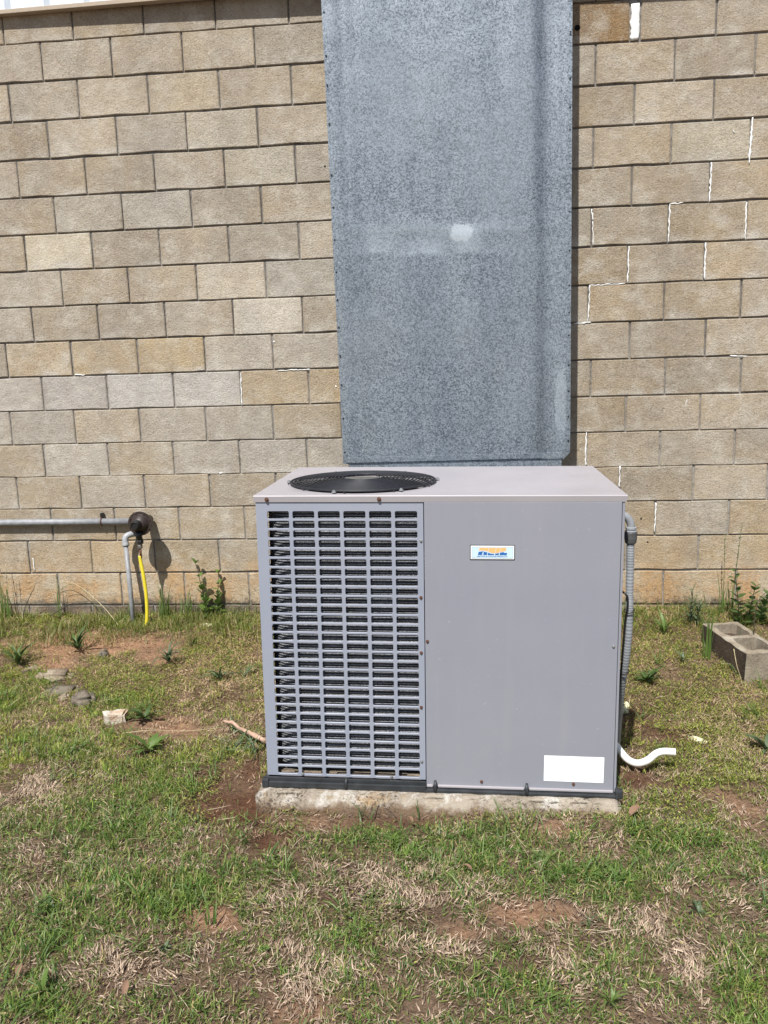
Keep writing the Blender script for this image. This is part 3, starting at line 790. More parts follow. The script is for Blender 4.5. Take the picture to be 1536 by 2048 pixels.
# louvred panel with 29 x 6 rounded openings
px, pz = .0900, .03430
X0, Z0_ = .079, .0445          # centre of the lowest left opening
ow, oh, orad = .0765, .0262, .0052
lv = MB()
xa0, xa1 = X0 - px / 2, X0 + px * 5.5
za0, za1 = Z0_ - pz / 2, Z0_ + pz * 28.5
LX0, LX1, LZ0, LZ1 = .0, .5885, .0235, 1.051
def quad(x0, x1, z0, z1, y=0): lv.add([(x0, y, z0), (x1, y, z0), (x1, y, z1), (x0, y, z1)], [(0, 1, 2, 3)])
quad(LX0, xa0, LZ0, LZ1); quad(xa1, LX1, LZ0, LZ1); quad(xa0, xa1, LZ0, za0); quad(xa0, xa1, za1, LZ1)
def rrect(cx, cz, w, h, r, y):
    P = []
    for (sx, sz, a0) in ((1, 1, 0), (-1, 1, 90), (-1, -1, 180), (1, -1, 270)):
        for k in range(4):
            a = rad(a0 + 30 * k)
            P.append((cx + sx * (w / 2 - r) + r * math.cos(a), y, cz + sz * (h / 2 - r) + r * math.sin(a)))
    return P
for i in range(6):
    for j in range(29):
        cx, cz = X0 + px * i, Z0_ + pz * j
        C = [(cx + px / 2, 0, cz + pz / 2), (cx - px / 2, 0, cz + pz / 2), (cx - px / 2, 0, cz - pz / 2), (cx + px / 2, 0, cz - pz / 2)]
        R0 = rrect(cx, cz, ow + .0024, oh + .0024, orad + .0012, 0)
        R1 = rrect(cx, cz, ow + .0006, oh + .0006, orad + .0003, .0008)
        R2 = rrect(cx, cz, ow, oh, orad, .0050)
        v = C + R0 + R1 + R2
        f = []
        for c in range(4):
            for k in range(3):
                a = 4 + c * 4 + k; f.append((c, a + 1, a))
            a = 4 + c * 4 + 3; b = 4 + ((c + 1) % 4) * 4
            f.append((c, (c + 1) % 4, b, a))
        for o_ in (4, 20):
            for k in range(16):
                f.append((o_ + k, o_ + (k + 1) % 16, o_ + 16 + (k + 1) % 16, o_ + 16 + k))
        lv.add(v, f)
# returns at the sides
lv.add([(0, 0, LZ0), (0, 0, LZ1), (0, .004, LZ1), (0, .004, LZ0)], [(0, 1, 2, 3)])
lv.add([(LX1, 0, LZ0), (LX1, .016, LZ0), (LX1, .016, LZ1), (LX1, 0, LZ1)], [(0, 1, 2, 3)])
lp = lv.build('louvred_panel', M['paint_l'], ac)
# coil: rows of finned tube that turn the corner
co = MB()
for k in range(104):
    z = .060 + k * .0098
    if z > 1.040: break
    P = [(.585, .021, z), (.34, .021, z)]
    for a in range(0, 91, 9):
        P.append((.112 - .088 * math.sin(rad(a)), .109 - .088 * math.cos(rad(a)), z))
    P.append((.024, .45, z)); P.append((.024, .78, z))
    sweep(co, P, .0039, 6, False)
c_ = co.build('condenser_coil', M['coil'], ac, smooth=True); c_['kind'] = 'stuff'
box('coil_backing', (.12, .030, .055), (.588, .033, 1.04), M['dark'], bevel=0)
box('coil_backing', (.034, .12, .055), (.038, .77, 1.04), M['dark'], bevel=0)
box('drain_pan', (.004, .022, .0105), (.59, AD - .005, .026), M['stone_d'], bevel=0)
box('drain_pan', (.596, .022, .0105), (1.26, AD - .005, .024), M['dark'], bevel=0)
for x, l in ((.05, .05), (.13, .07), (.23, .03), (.52, .06)):
    box('debris', (x, .016, .0262), (x + l, .020, .0262 + .006 + l * .08), M['stone'], bevel=.001)
# lid with the round fan opening
FC, FR = (.343, .312), .273
bm = bmesh.new()
LXa, LXb, LYa, LYb = -.005, AW + .005, -.006, AD + .006
rect = [bm.verts.new((x, y, AH)) for x, y in ((LXa, LYa), (LXb, LYa), (LXb, LYb), (LXa, LYb))]
ring = [bm.verts.new((FC[0] + FR * math.cos(2 * math.pi * k / 64), FC[1] + FR * math.sin(2 * math.pi * k / 64), AH)) for k in range(64)]
E = [bm.edges.new((rect[k], rect[(k + 1) % 4])) for k in range(4)] + [bm.edges.new((ring[k], ring[(k + 1) % 64])) for k in range(64)]
bmesh.ops.triangle_fill(bm, edges=E, use_beauty=True, use_dissolve=False)
for f_ in list(bm.faces):
    c = f_.calc_center_median()
    if math.hypot(c.x - FC[0], c.y - FC[1]) < FR * .97: bm.faces.remove(f_)
    elif f_.normal.z < 0: f_.normal_flip()
low = [bm.verts.new((v_.co.x + (.0015 if v_.co.x < .5 else -.0015), v_.co.y + (.002 if v_.co.y < .3 else -.002), AH - .0235)) for v_ in rect]
mid_ = [bm.verts.new((v_.co.x + (-.0015 if v_.co.x < .5 else .0015), v_.co.y - (.0015 if v_.co.y < .3 else -.0015), AH - .003)) for v_ in rect]
for k in range(4):
    bm.faces.new((rect[k], mid_[k], mid_[(k + 1) % 4], rect[(k + 1) % 4]))
    bm.faces.new((mid_[k], low[k], low[(k + 1) % 4], mid_[(k + 1) % 4]))
rl = [bm.verts.new((v_.co.x, v_.co.y, AH - .05)) for v_ in ring]
for k in range(64): bm.faces.new((ring[k], ring[(k + 1) % 64], rl[(k + 1) % 64], rl[k]))
me = bpy.data.meshes.new('lid'); bm.to_mesh(me); bm.free()
lid = link('lid', me, M['lid'], ac)
# fan guard
fg = empty('fan_guard', (FC[0], FC[1], AH)); fg.parent = ac
def torus(mb, R, z, r, n=56, s=6):
    v = []; f = []
    for i in range(n):
        a = 2 * math.pi * i / n
        for j in range(s):
            b = 2 * math.pi * j / s
            v.append(((R + r * math.cos(b)) * math.cos(a), (R + r * math.cos(b)) * math.sin(a), z + r * math.sin(b)))
    for i in range(n):
        for j in range(s):
            f.append((i * s + j, ((i + 1) % n) * s + j, ((i + 1) % n) * s + (j + 1) % s, i * s + (j + 1) % s))
    mb.add(v, f)
dome = lambda R: .007 + .016 * (1 - (R / .29) ** 2)
for i in range(15):
    R = .080 + i * .01400
    q = MB(); torus(q, R, dome(R), .0027 if i < 14 else .0038)
    q.build('ring_wire', M['wire'], fg, smooth=True)
for i in range(10):
    a = 2 * math.pi * i / 10 + .2
    q = MB()
    P = [(R * math.cos(a), R * math.sin(a), dome(R) - .003) for R in (.068, .12, .17, .22, .265, .283)]
    P.append((.286 * math.cos(a), .286 * math.sin(a), .002))
    sweep(q, P, .0024, 6); q.build('spoke_wire', M['wire'], fg, smooth=True)
q = MB(); lathe(q, [(.086, -.012), (.090, .000), (.080, .012), (.03, .018), (.002, .019)], 28); q.build('motor_cap', M['hub'], fg, smooth=True)
q = MB(); lathe(q, [(.060, -.16), (.060, -.02)], 20); q.build('motor', M['dark'], fg, smooth=True)
q = MB()
for i in range(4):
    a0 = 2 * math.pi * i / 4
    v = []
    for k in range(5):
        R = .06 + .20 * k / 4
        for s_2 in (0, 1, 2):
            a = a0 + s_2 * .42
            v.append((R * math.cos(a), R * math.sin(a), -.12 + .03 * s_2))
    q.add(v, [(3 * k + s2, 3 * k + s2 + 1, 3 * k + s2 + 4, 3 * k + s2 + 3) for k in range(4) for s2 in (0, 1)])
q.build('fan_blade', M['dark'], fg, smooth=True)
sc2 = MB(); lathe(sc2, [(.009, 0), (.0085, .003), (.005, .0045), (.005, .008), (.002, .009)], 12); sc2m = sc2.mesh('bolt')
for a in (256, 305, 183, 10, 60, 120):
    q = MB(); ca, sa = math.cos(rad(a)), math.sin(rad(a))
    sweep(q, [(.260 * ca, .260 * sa, .004), (.288 * ca, .288 * sa, .003)], .005, 6)
    q.build('guard_foot', M['wire'], fg)
    link('bolt', sc2m, M['screw'], fg, loc=(.286 * ca, .286 * sa, .004))
# lid and panel screws
hx = MB(); lathe(hx, [(.0075, 0), (.0072, .0022), (.0045, .0028), (.0045, .006), (.001, .0065)], 12, Matrix.Rotation(rad(90), 4, 'X'))
hz = hx.mesh('screw'); hr = hx.mesh('screw')
for (x, z, rust, y) in ((.042, 1.0615, 1, -.0065), (.437, 1.0625, 1, -.0065), (.580, .9145, 0, 0), (.578, .711, 1, 0), (.577, .508, 1, 0), (.5995, .552, 1, -.004), (.575, .303, 1, 0), (.575, .094, 0, 0), (1.243, .544, 0, -.004), (.134, .0305, 0, 0), (.464, .0305, 0, 0), (.791, .0245, 1, -.004), (1.118, .0268, 1, -.004)):
    if rust: link('screw', hr, M['rust'], ac, loc=(x, y, z), scale=(.8, .8, .8) if z < 1 else (1, 1, 1))
    else: link('screw', hz, M['screw'], ac, loc=(x, y, z), scale=(.75, .75, .75))
# badge
bd = box('badge', (.749, -.0065, .850), (.902, -.0042, .902), M['black'], bevel=.001)
bp = box('badge_plate', (.7515, -.0082, .8525), (.8995, -.0066, .8995), M['label'], bd, bevel=.0006)
box('badge_border', (.7545, -.0086, .8555), (.8965, -.0083, .8965), M['conduit'], bd, bevel=0)
box('badge_face', (.7557, -.0092, .8567), (.8953, -.0087, .8953), M['lblue'], bd, bevel=0)
px2m = 0.154 / (1183 - 318)       # badge is drawn from its own width
def bx(u): return .749 + (u - 318) * px2m
def bz(v_): return .902 - (v_ - 268) * .052 / (560 - 268)
blue_top = [(440, 415), (480, 400), (540, 390), (640, 410), (700, 432), (780, 443), (870, 420), (940, 403), (1000, 402), (1060, 420)]
org_bot = [(440, 382), (480, 375), (560, 370), (650, 393), (720, 420), (790, 430), (860, 412), (920, 393), (1000, 380), (1060, 380)]
def interp(L, x):
    return float(np.interp(x, [a for a, _ in L], [b for _, b in L]))
rects = []      # HEIL, each letter from upright rectangles, slanted below
for (a, b, c, d) in ((470, 548, 318, 462), (572, 640, 318, 462), (548, 572, 362, 405)): rects.append((a, b, c, d))
for (a, b, c, d) in ((655, 705, 318, 462), (705, 780, 318, 348), (705, 775, 366, 402), (705, 780, 424, 462)): rects.append((a, b, c, d))
rects.append((797, 866, 318, 462))
for (a, b, c, d) in ((884, 955, 318, 462), (955, 1020, 418, 462)): rects.append((a, b, c, d))
bl_, or_ = MB(), MB()
slant = .22
tops = [(470, 646, 318, 455), (654, 786, 318, 455), (794, 872, 318, 455), (880, 985, 318, 455)]
for (a, b, c, d) in rects + tops:
    n = max(2, int((b - a) / 6))
    top = (a, b, c, d) in tops
    for k in range(n):
        x0, x1 = a + (b - a) * k / n, a + (b - a) * (k + 1) / n
        for (mb_, lo, hi) in ((bl_, [max(c, interp(blue_top, x)) for x in (x0, x1)], (d, d)), (or_, (c, c), [min(d, interp(org_bot, x)) for x in (x0, x1)])):
            if top != (mb_ is or_) or hi[0] <= lo[0] + 1 or hi[1] <= lo[1] + 1: continue
            P = [(x0, hi[0]), (x1, hi[1]), (x1, lo[1]), (x0, lo[0])]
            mb_.add([(bx(u + (462 - w) * slant), -.0096, bz(w)) for u, w in P], [(0, 1, 2, 3)])
bl_.build('letters_lower', M['blue'], bd); or_.build('letters_upper', M['orange'], bd)
fc = bpy.data.curves.new('caption', 'FONT'); fc.body = 'HEATING & COOLING PRODUCTS'; fc.size = .0068; fc.extrude = .0001; fc.offset = .00008
tmp = bpy.data.objects.new('caption', fc); COL.objects.link(tmp)
bpy.context.view_layer.update()
cme = bpy.data.meshes.new_from_object(tmp.evaluated_get(bpy.context.evaluated_depsgraph_get()))
bpy.data.objects.remove(tmp); cme.materials.clear()
fo = link('caption', cme, M['blue'], bd)
fo.location = (bx(452), -.0097, bz(500)); fo.rotation_euler = (rad(90), 0, 0); fo.scale = (.98, 1, 1)
# blank sticker
lb = box('sticker', (1.0125, -.0048, .0355), (1.2225, -.0041, .1325), M['label'], bevel=0)
lb.rotation_euler = (0, rad(.4), 0); lb.location = (0, 0, .008)
r = random.Random(8)
for k in range(9):
    x = 1.10 + r.uniform(-.05, .06); z = .085 + r.uniform(-.03, .035); w = r.uniform(.002, .006)
    box('faded_mark', (x, -.0050, z), (x + w, -.0049, z + .002), M['elbow'], lb, bevel=0)

# ------------------------------------------------------------------ conduit and cable at the right of the unit
cd = thing('electrical_conduit', (3.13, -1.88, .02), 'ribbed grey electrical conduit with elbow on the right side of the air conditioner', 'conduit')
CO = Vector(cd.location)
q = MB(); P = catmull([Vector(p) - CO for p in [(3.060, -1.88, 1.050), (3.085, -1.88, 1.050), (3.105, -1.88, 1.047), (3.122, -1.88, 1.034), (3.131, -1.88, 1.015), (3.132, -1.88, .996)]], 5)
sweep(q, P, .0135, 14); q.build('elbow', M['conduit'], cd, smooth=True)
q = MB(); lathe(q, [(.0160, 1.005), (.0190, 1.003), (.0190, .997), (.0170, .996), (.0170, .993), (.0205, .991), (.0205, .988)], 20, Matrix.Translation((3.132 - CO.x, 0, -CO.z)))
q.build('collar', M['conduit'], cd, smooth=False)
q = MB(); lathe(q, [(.0215, .987), (.0225, .985), (.0225, .964), (.0195, .948), (.0155, .944)], 12, Matrix.Translation((3.132 - CO.x, 0, -CO.z)))
q.build('connector', M['conn'], cd)
P = catmull([Vector(p) - CO for p in [(3.132, -1.88, .946), (3.132, -1.88, .86), (3.132, -1.88, .756), (3.133, -1.88, .701), (3.132, -1.87, .585), (3.127, -1.85, .482), (3.125, -1.80, .365), (3.131, -1.72, .21), (3.146, -1.60, .02), (3.15, -1.57, -.03)]], 36)
R = [.0138 - (.0007 if i % 4 < 2 else 0) for i in range(len(P))]
q = MB(); sweep(q, P, R, 14); q.build('flexible_hose', M['conduit'], cd)
cb = thing('thermostat_cable', (3.11, -1.88, .2), 'thin black cable zip tied along the grey ribbed conduit', 'cable')
CBO = Vector(cb.location)
P = catmull([Vector(p) - CBO for p in [(3.066, -1.85, .785), (3.098, -1.88, .773), (3.112, -1.898, .767), (3.122, -1.900, .751), (3.122, -1.900, .714), (3.117, -1.893, .668), (3.114, -1.878, .569), (3.112, -1.856, .457), (3.112, -1.82, .377), (3.114, -1.77, .277), (3.125, -1.69, .12), (3.13, -1.66, .0)]], 6)
q = MB(); sweep(q, P, .0036, 8); q.build('cable_sheath', M['black'], cb, smooth=True)
for (x, y, z) in ((3.131, -1.882, .700), (3.126, -1.842, .455)):
    q = MB(); torus(q, .0175, 0, .0020, 24, 6)
    q.build('zip_tie', M['black'], cb, loc=Vector((x, y - .002, z)) - CBO, rot=(.25, -.18, 0), smooth=True)
pv = MB(); P = catmull([(3.05, -1.68, .10), (3.118, -1.700, .10), (3.139, -1.713, .080), (3.166, -1.735, .054), (3.2, -1.745, .044), (3.238, -1.745, .056), (3.273, -1.733, .079), (3.303, -1.732, .088), (3.345, -1.738, .089)], 6)
sweep(pv, [Vector(p) - Vector((3.2, -1.74, .02)) for p in P], .0140, 14, False)
# open end: inner wall
e = Vector(P[-1]) - Vector((3.2, -1.74, .02)); e0 = Vector(P[-3]) - Vector((3.2, -1.74, .02))
drain = thing('drain_pipe', (3.2, -1.74, .02), 'short white plastic drain pipe bent over the soil at the lower right of the unit', 'pipe')
pv.build('pipe_wall', M['white'], drain, smooth=True)
q = MB(); sweep(q, [e, e0], [.0118, .0118], 14, False); lathe(q, [(.0118, 0), (.0005, 0)], 14, Matrix.Translation(e0) @ Matrix.Rotation(rad(90), 4, 'Y')); q.build('bore', M['black'], drain)

# ------------------------------------------------------------------ gas regulator, pipes
gp = thing('gas_pipe', (-.5, -.030, .706), 'grey horizontal gas pipe fixed low across the left of the block wall', 'pipe')
q = MB(); sweep(q, [(-2.6, 0, -.004), (-.3, 0, 0), (.3, 0, 0), (1.085, 0, -.002)], .0205, 16); q.build('pipe_run', M['pipe'], gp, smooth=True)
cl = MB(); torus(cl, .0225, 0, .004, 24, 6)
clo = cl.build('pipe_clamp', M['rust'], gp, loc=(.835, 0, 0), rot=(0, rad(90), 0), smooth=True)
box('clamp_ear', (-.008, -.004, .024), (.010, .022, .052), M['black'], gp, bevel=.002, loc=(.835, 0, 0))
rg = thing('gas_regulator', (.634, -.178, .718), 'dark brown round gas pressure regulator at the end of the grey wall pipe', 'regulator')
Ry = Matrix.Rotation(rad(90), 4, 'X') @ Matrix.Identity(4)    # local z points to the camera (-y)
q = MB(); lathe(q, [(.02, -.055), (.050, -.050), (.068, -.020), (.0705, -.012), (.0725, -.002), (.0715, .003), (.0560, .0035), (.0535, .006), (.047, .016), (.036, .028), (.026, .033), (.002, .034)], 40, Ry)
q.build('diaphragm_case', M['brown'], rg, smooth=False, bevel=0)
hb = MB(); lathe(hb, [(.0042, 0), (.0042, .005), (.001, .006)], 6, Ry)
hbm = hb.mesh('bolt')
for k in range(8):
    a = 2 * math.pi * (k + .4) / 8
    link('bolt', hbm, M['brown'], rg, loc=(.0630 * math.cos(a), -.0035, .0630 * math.sin(a)))
q = MB(); Rc = Matrix.Translation((-.002, -.022, .002)) @ Ry
lathe(q, [(.026, 0), (.026, .030), (.0235, .033), (.0235, .052), (.020, .056), (.019, .050), (.002, .050)], 24, Rc); q.build('spring_cap', M['black'], rg)
q = MB(); sweep(q, [(-.010, -.02, -.050), (-.006, -.012, -.075), (-.004, -.008, -.100)], [.026, .018, .017], 14); q.build('outlet_neck', M['black'], rg, smooth=True)
q = MB(); lathe(q, [(.0195, -.118), (.0205, -.112), (.0205, -.100), (.018, -.096)], 6, Matrix.Translation((-.004, -.008, 0))); q.build('union_nut', M['black'], rg)
q = MB(); lathe(q, [(.012, -.148), (.0155, -.144), (.0155, -.130), (.0120, -.127), (.0150, -.124), (.0150, -.117)], 6, Matrix.Translation((-.006, -.008, 0))); q.build('flare_nut', M['steel'], rg)
q = MB(); sweep(q, [(-.006, -.008, -.145), (-.007, -.008, -.205)], .0068, 10); q.build('copper_stub', M['copper'], rg, smooth=True)
q = MB(); lathe(q, [(.026, -.150), (.030, -.10), (.030, -.05)], 14, Matrix.Identity(4) @ Ry); q.build('inlet_body', M['brown'], rg)
yt = thing('yellow_gas_tube', (.64, -.2, .07), 'bright yellow gas tube dropping from the regulator into the weeds', 'tube')
YO = Vector(yt.location)
P = catmull([Vector(p) - YO for p in [(.622, -.185, .525), (.623, -.186, .490), (.634, -.188, .41), (.642, -.190, .286), (.638, -.192, .162), (.628, -.196, .09), (.618, -.20, .02)]], 6)
q = MB(); sweep(q, P, .0105, 12); q.build('tube_sleeve', M['yellow'], yt, smooth=True)
rs = thing('grey_riser_pipe', (.53, -.13, .07), 'leaning grey riser pipe with a pale elbow beside the yellow tube', 'pipe')
RO = Vector(rs.location)
q = MB(); sweep(q, [Vector(p) - RO for p in [(.496, -.085, .578), (.516, -.12, .33), (.534, -.16, .02)]], .0140, 14); q.build('riser', M['pipe'], rs, smooth=True)
q = MB(); P = catmull([Vector(p) - RO for p in [(.496, -.085, .565), (.495, -.083, .600), (.502, -.078, .622), (.520, -.062, .630), (.536, -.035, .630), (.545, -.005, .630)]], 5)
R = [.0185] * len(P); R[0] = .0215; R[1] = .0215; R[2] = .021
sweep(q, P, R, 14); q.build('elbow', M['elbow'], rs, smooth=True)

# ------------------------------------------------------------------ loose two-core block
cbk = thing('cinder_block', (CB[0], CB[1], .018), 'weathered two-core cinder block lying in weeds by the wall', 'cinder block', rot=(rad(3), rad(1), CBA))
bw, bl, bh, tk = .197, .412, .165, .032
q = MB()
cells = [(tk, bw - tk, tk, bl / 2 - tk / 2), (tk, bw - tk, bl / 2 + tk / 2, bl - tk)]
def vcol(P, z0, z1):
    n = len(P)
    return [(x, y, z0) for x, y in P] + [(x, y, z1) for x, y in P], n
bm = bmesh.new()
outer = []
r = random.Random(12)
def loop(P):
    vs = [bm.verts.new((x, y, bh)) for x, y in P]
    return vs, [bm.edges.new((vs[k], vs[(k + 1) % len(vs)])) for k in range(len(vs))]
def dens(P, n, jit):
    out = []
    for k in range(len(P)):
        a, b = P[k], P[(k + 1) % len(P)]
        for i in range(n):
            t = i / n; jj = jit if i else jit * .6
            out.append((a[0] + (b[0] - a[0]) * t + r.uniform(-jj, jj), a[1] + (b[1] - a[1]) * t + r.uniform(-jj, jj)))
    return out
ov, oe = loop(dens([(0, 0), (bw, 0), (bw, bl), (0, bl)], 9, .0025))
iv = []; ie = []
for (a, b, c, d) in cells:
    rr = .018
    v1, e1 = loop(dens([(a + rr, c), (b - rr, c), (b, c + rr), (b, d - rr), (b - rr, d), (a + rr, d), (a, d - rr), (a, c + rr)], 4, .0022)); iv.append(v1); ie += e1
bmesh.ops.triangle_fill(bm, edges=oe + ie, use_beauty=True)
for f_ in list(bm.faces):
    c = f_.calc_center_median()
    if any(a + .004 < c.x < b - .004 and c1 + .004 < c.y < d - .004 and all(vv in ring_ for vv in f_.verts) for (a, b, c1, d), ring_ in zip(cells, iv)): bm.faces.remove(f_)
    elif f_.normal.z < 0: f_.normal_flip()
def drop(vs, inward):
    prev = vs
    for zz in (bh * .62, bh * .3, -.06):
        lo = [bm.verts.new((v_.co.x + r.uniform(-.001, .001), v_.co.y + r.uniform(-.001, .001), zz)) for v_ in vs]
        for k in range(len(vs)):
            bm.faces.new((prev[k], lo[k], lo[(k + 1) % len(vs)], prev[(k + 1) % len(vs)]))
        prev = lo
drop(ov, False)
for v1 in iv: drop(v1, True)
bmesh.ops.recalc_face_normals(bm, faces=list(bm.faces))
es = [e for e in oe if e.is_valid]
bmesh.ops.bevel(bm, geom=es, offset=.004, segments=1, affect='EDGES')
for v_ in bm.verts:
    if v_.co.z > bh - .02: v_.co.z += (float(vnoise(v_.co.x, v_.co.y, 60, 2)) - .5) * .006
me = bpy.data.meshes.new('block_body'); bm.to_mesh(me); bm.free()
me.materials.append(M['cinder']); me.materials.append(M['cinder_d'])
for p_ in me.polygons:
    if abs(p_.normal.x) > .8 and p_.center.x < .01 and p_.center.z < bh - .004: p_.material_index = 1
link('block_body', me, None, cbk)
link('soil_fill', mesh('soil_fill', [(.02, .02, .085), (bw - .02, .02, .08), (bw - .02, bl - .02, .115), (.02, bl - .02, .12)], [(0, 1, 2, 3)]), M['cinder_d'], cbk)

# ------------------------------------------------------------------ rubble, foam, leaves, stalk
def rock(name, loc, size, seed, mat, label, cat, rot=(0, 0, 0), flat=False, sink=.3):
    bm = bmesh.new(); bmesh.ops.create_cube(bm, size=1)
    bmesh.ops.bevel(bm, geom=list(bm.edges), offset=.10 if flat else .22, segments=2, affect='EDGES')
    bmesh.ops.subdivide_edges(bm, edges=list(bm.edges), cuts=2, use_grid_fill=True)
    r = random.Random(seed)
    off = r.uniform(0, 50)
    for v_ in bm.verts:
        n = float(vnoise(v_.co.x + off, v_.co.y + v_.co.z * .7, 2.6, seed)) - .5
        n2 = float(vnoise(v_.co.x + off, v_.co.y - v_.co.z, 9, seed)) - .5
        v_.co *= 1 + .46 * n + .16 * n2
        v_.co.x += .22 * v_.co.y * (n); 
    for v_ in bm.verts: v_.co = Vector((v_.co.x * size[0], v_.co.y * size[1], v_.co.z * size[2] + size[2] * (.5 - sink)))
    me = bpy.data.meshes.new(name); bm.to_mesh(me); bm.free()
    if not flat: me.polygons.foreach_set('use_smooth', [True] * len(me.polygons))
    z = float(gh(loc[0], loc[1]))
    o = link(name, me, mat, None, (loc[0], loc[1], z), rot)
    return tag(o, label, cat, 'rubble in the grass by the gas pipe' if cat == 'rubble' else None)
rock('stone_slab', (.40, -.87), (.19, .11, .075), 3, M['stone'], 'flat tan stone slab lying in the bare soil left of the riser pipe', 'rubble', (.10, .08, .25), False, .58)
rock('stone_slab', (.50, -1.02), (.20, .17, .060), 4, M['stone_d'], 'broad dark grey stone slab sunk in grass below the tan slab', 'rubble', (.10, .02, .1), False, .68)
rock('brick_fragment', (.66, -1.13), (.105, .11, .085), 5, M['stone_d'], 'angular dark concrete fragment with a pale lower edge, in the green grass', 'rubble', (.22, .1, .55), False, .40)
rock('brick_fragment', (.915, -1.335), (.10, .06, .07), 6, M['stone_w'], 'white speckled broken brick on bare reddish soil', 'rubble', (.1, .08, .28), True, .25)
rock('stone', (.545, -.62), (.050, .045, .050), 7, M['stone_d'], 'small black stone beside the rosette weed on the bare soil', 'rubble', (0, .3, .9), False, .3)
rock('stone', (.22, -.80), (.075, .05, .030), 8, M['stone'], 'small tan stone poking from grass near the left edge', 'rubble', (0, 0, .6), True, .4)
rock('stone', (.55, -1.10), (.05, .04, .035), 21, M['stone'], 'small pale grey stone touching the angular dark fragment', 'rubble', (0, 0, .6), False, .4)
def foam(loc, size, seed, label, rot):
    o = rock('foam_scrap', loc, size, seed, M['foam'], label, 'foam scrap', rot, False, .2); o['group'] = 'pale foam scraps'; return o
foam((3.272, -1.105), (.028, .045, .030), 11, 'upper crumb of pale yellow foam right of the conduit foot', (.2, .3, -.2))
foam((3.245, -1.175), (.055, .035, .030), 12, 'lower larger lump of pale yellow foam right of the conduit foot', (0, .2, .4))
foam((3.508, -1.437), (.070, .025, .022), 13, 'elongated pale yellow foam scrap in the grass above the drain pipe end', (0, .1, -.35))
foam((1.02, -.21), (.085, .03, .02), 14, 'thin cream foam scrap at the foot of the leafy wall weed', (0, .05, -.12))

def leafmesh(name, L=1.0, Wd=.28, n=6, bend=.35, fold=.12, teeth=0.0, seed=0):
    r = random.Random(seed)
    v = []; f = []
    for k in range(n + 1):
        t = k / n
        w = Wd * (math.sin(math.pi * min(1, t ** .75)) ** .8) * .5 if 0 < k < n else .012
        w *= 1 + (teeth * (1 if k % 2 else -1))
        z = bend * math.sin(t * 1.9) - bend * .62 * t * t
        v += [(-w, L * t, z + fold * w * 2), (0, L * t, z), (w, L * t, z + fold * w * 2)]
    for k in range(n):
        a = 3 * k
        f += [(a, a + 1, a + 4, a + 3), (a + 1, a + 2, a + 5, a + 4)]
    return mesh(name, v, f, True)
LEAF = {'narrow': leafmesh('leaf', 1, .115, 7, .36), 'broad': leafmesh('leaf', 1, .34, 6, .25), 'round': leafmesh('leaf', 1, .62, 6, .12), 'tooth': leafmesh('leaf', 1, .24, 9, .25, .1, .30)}

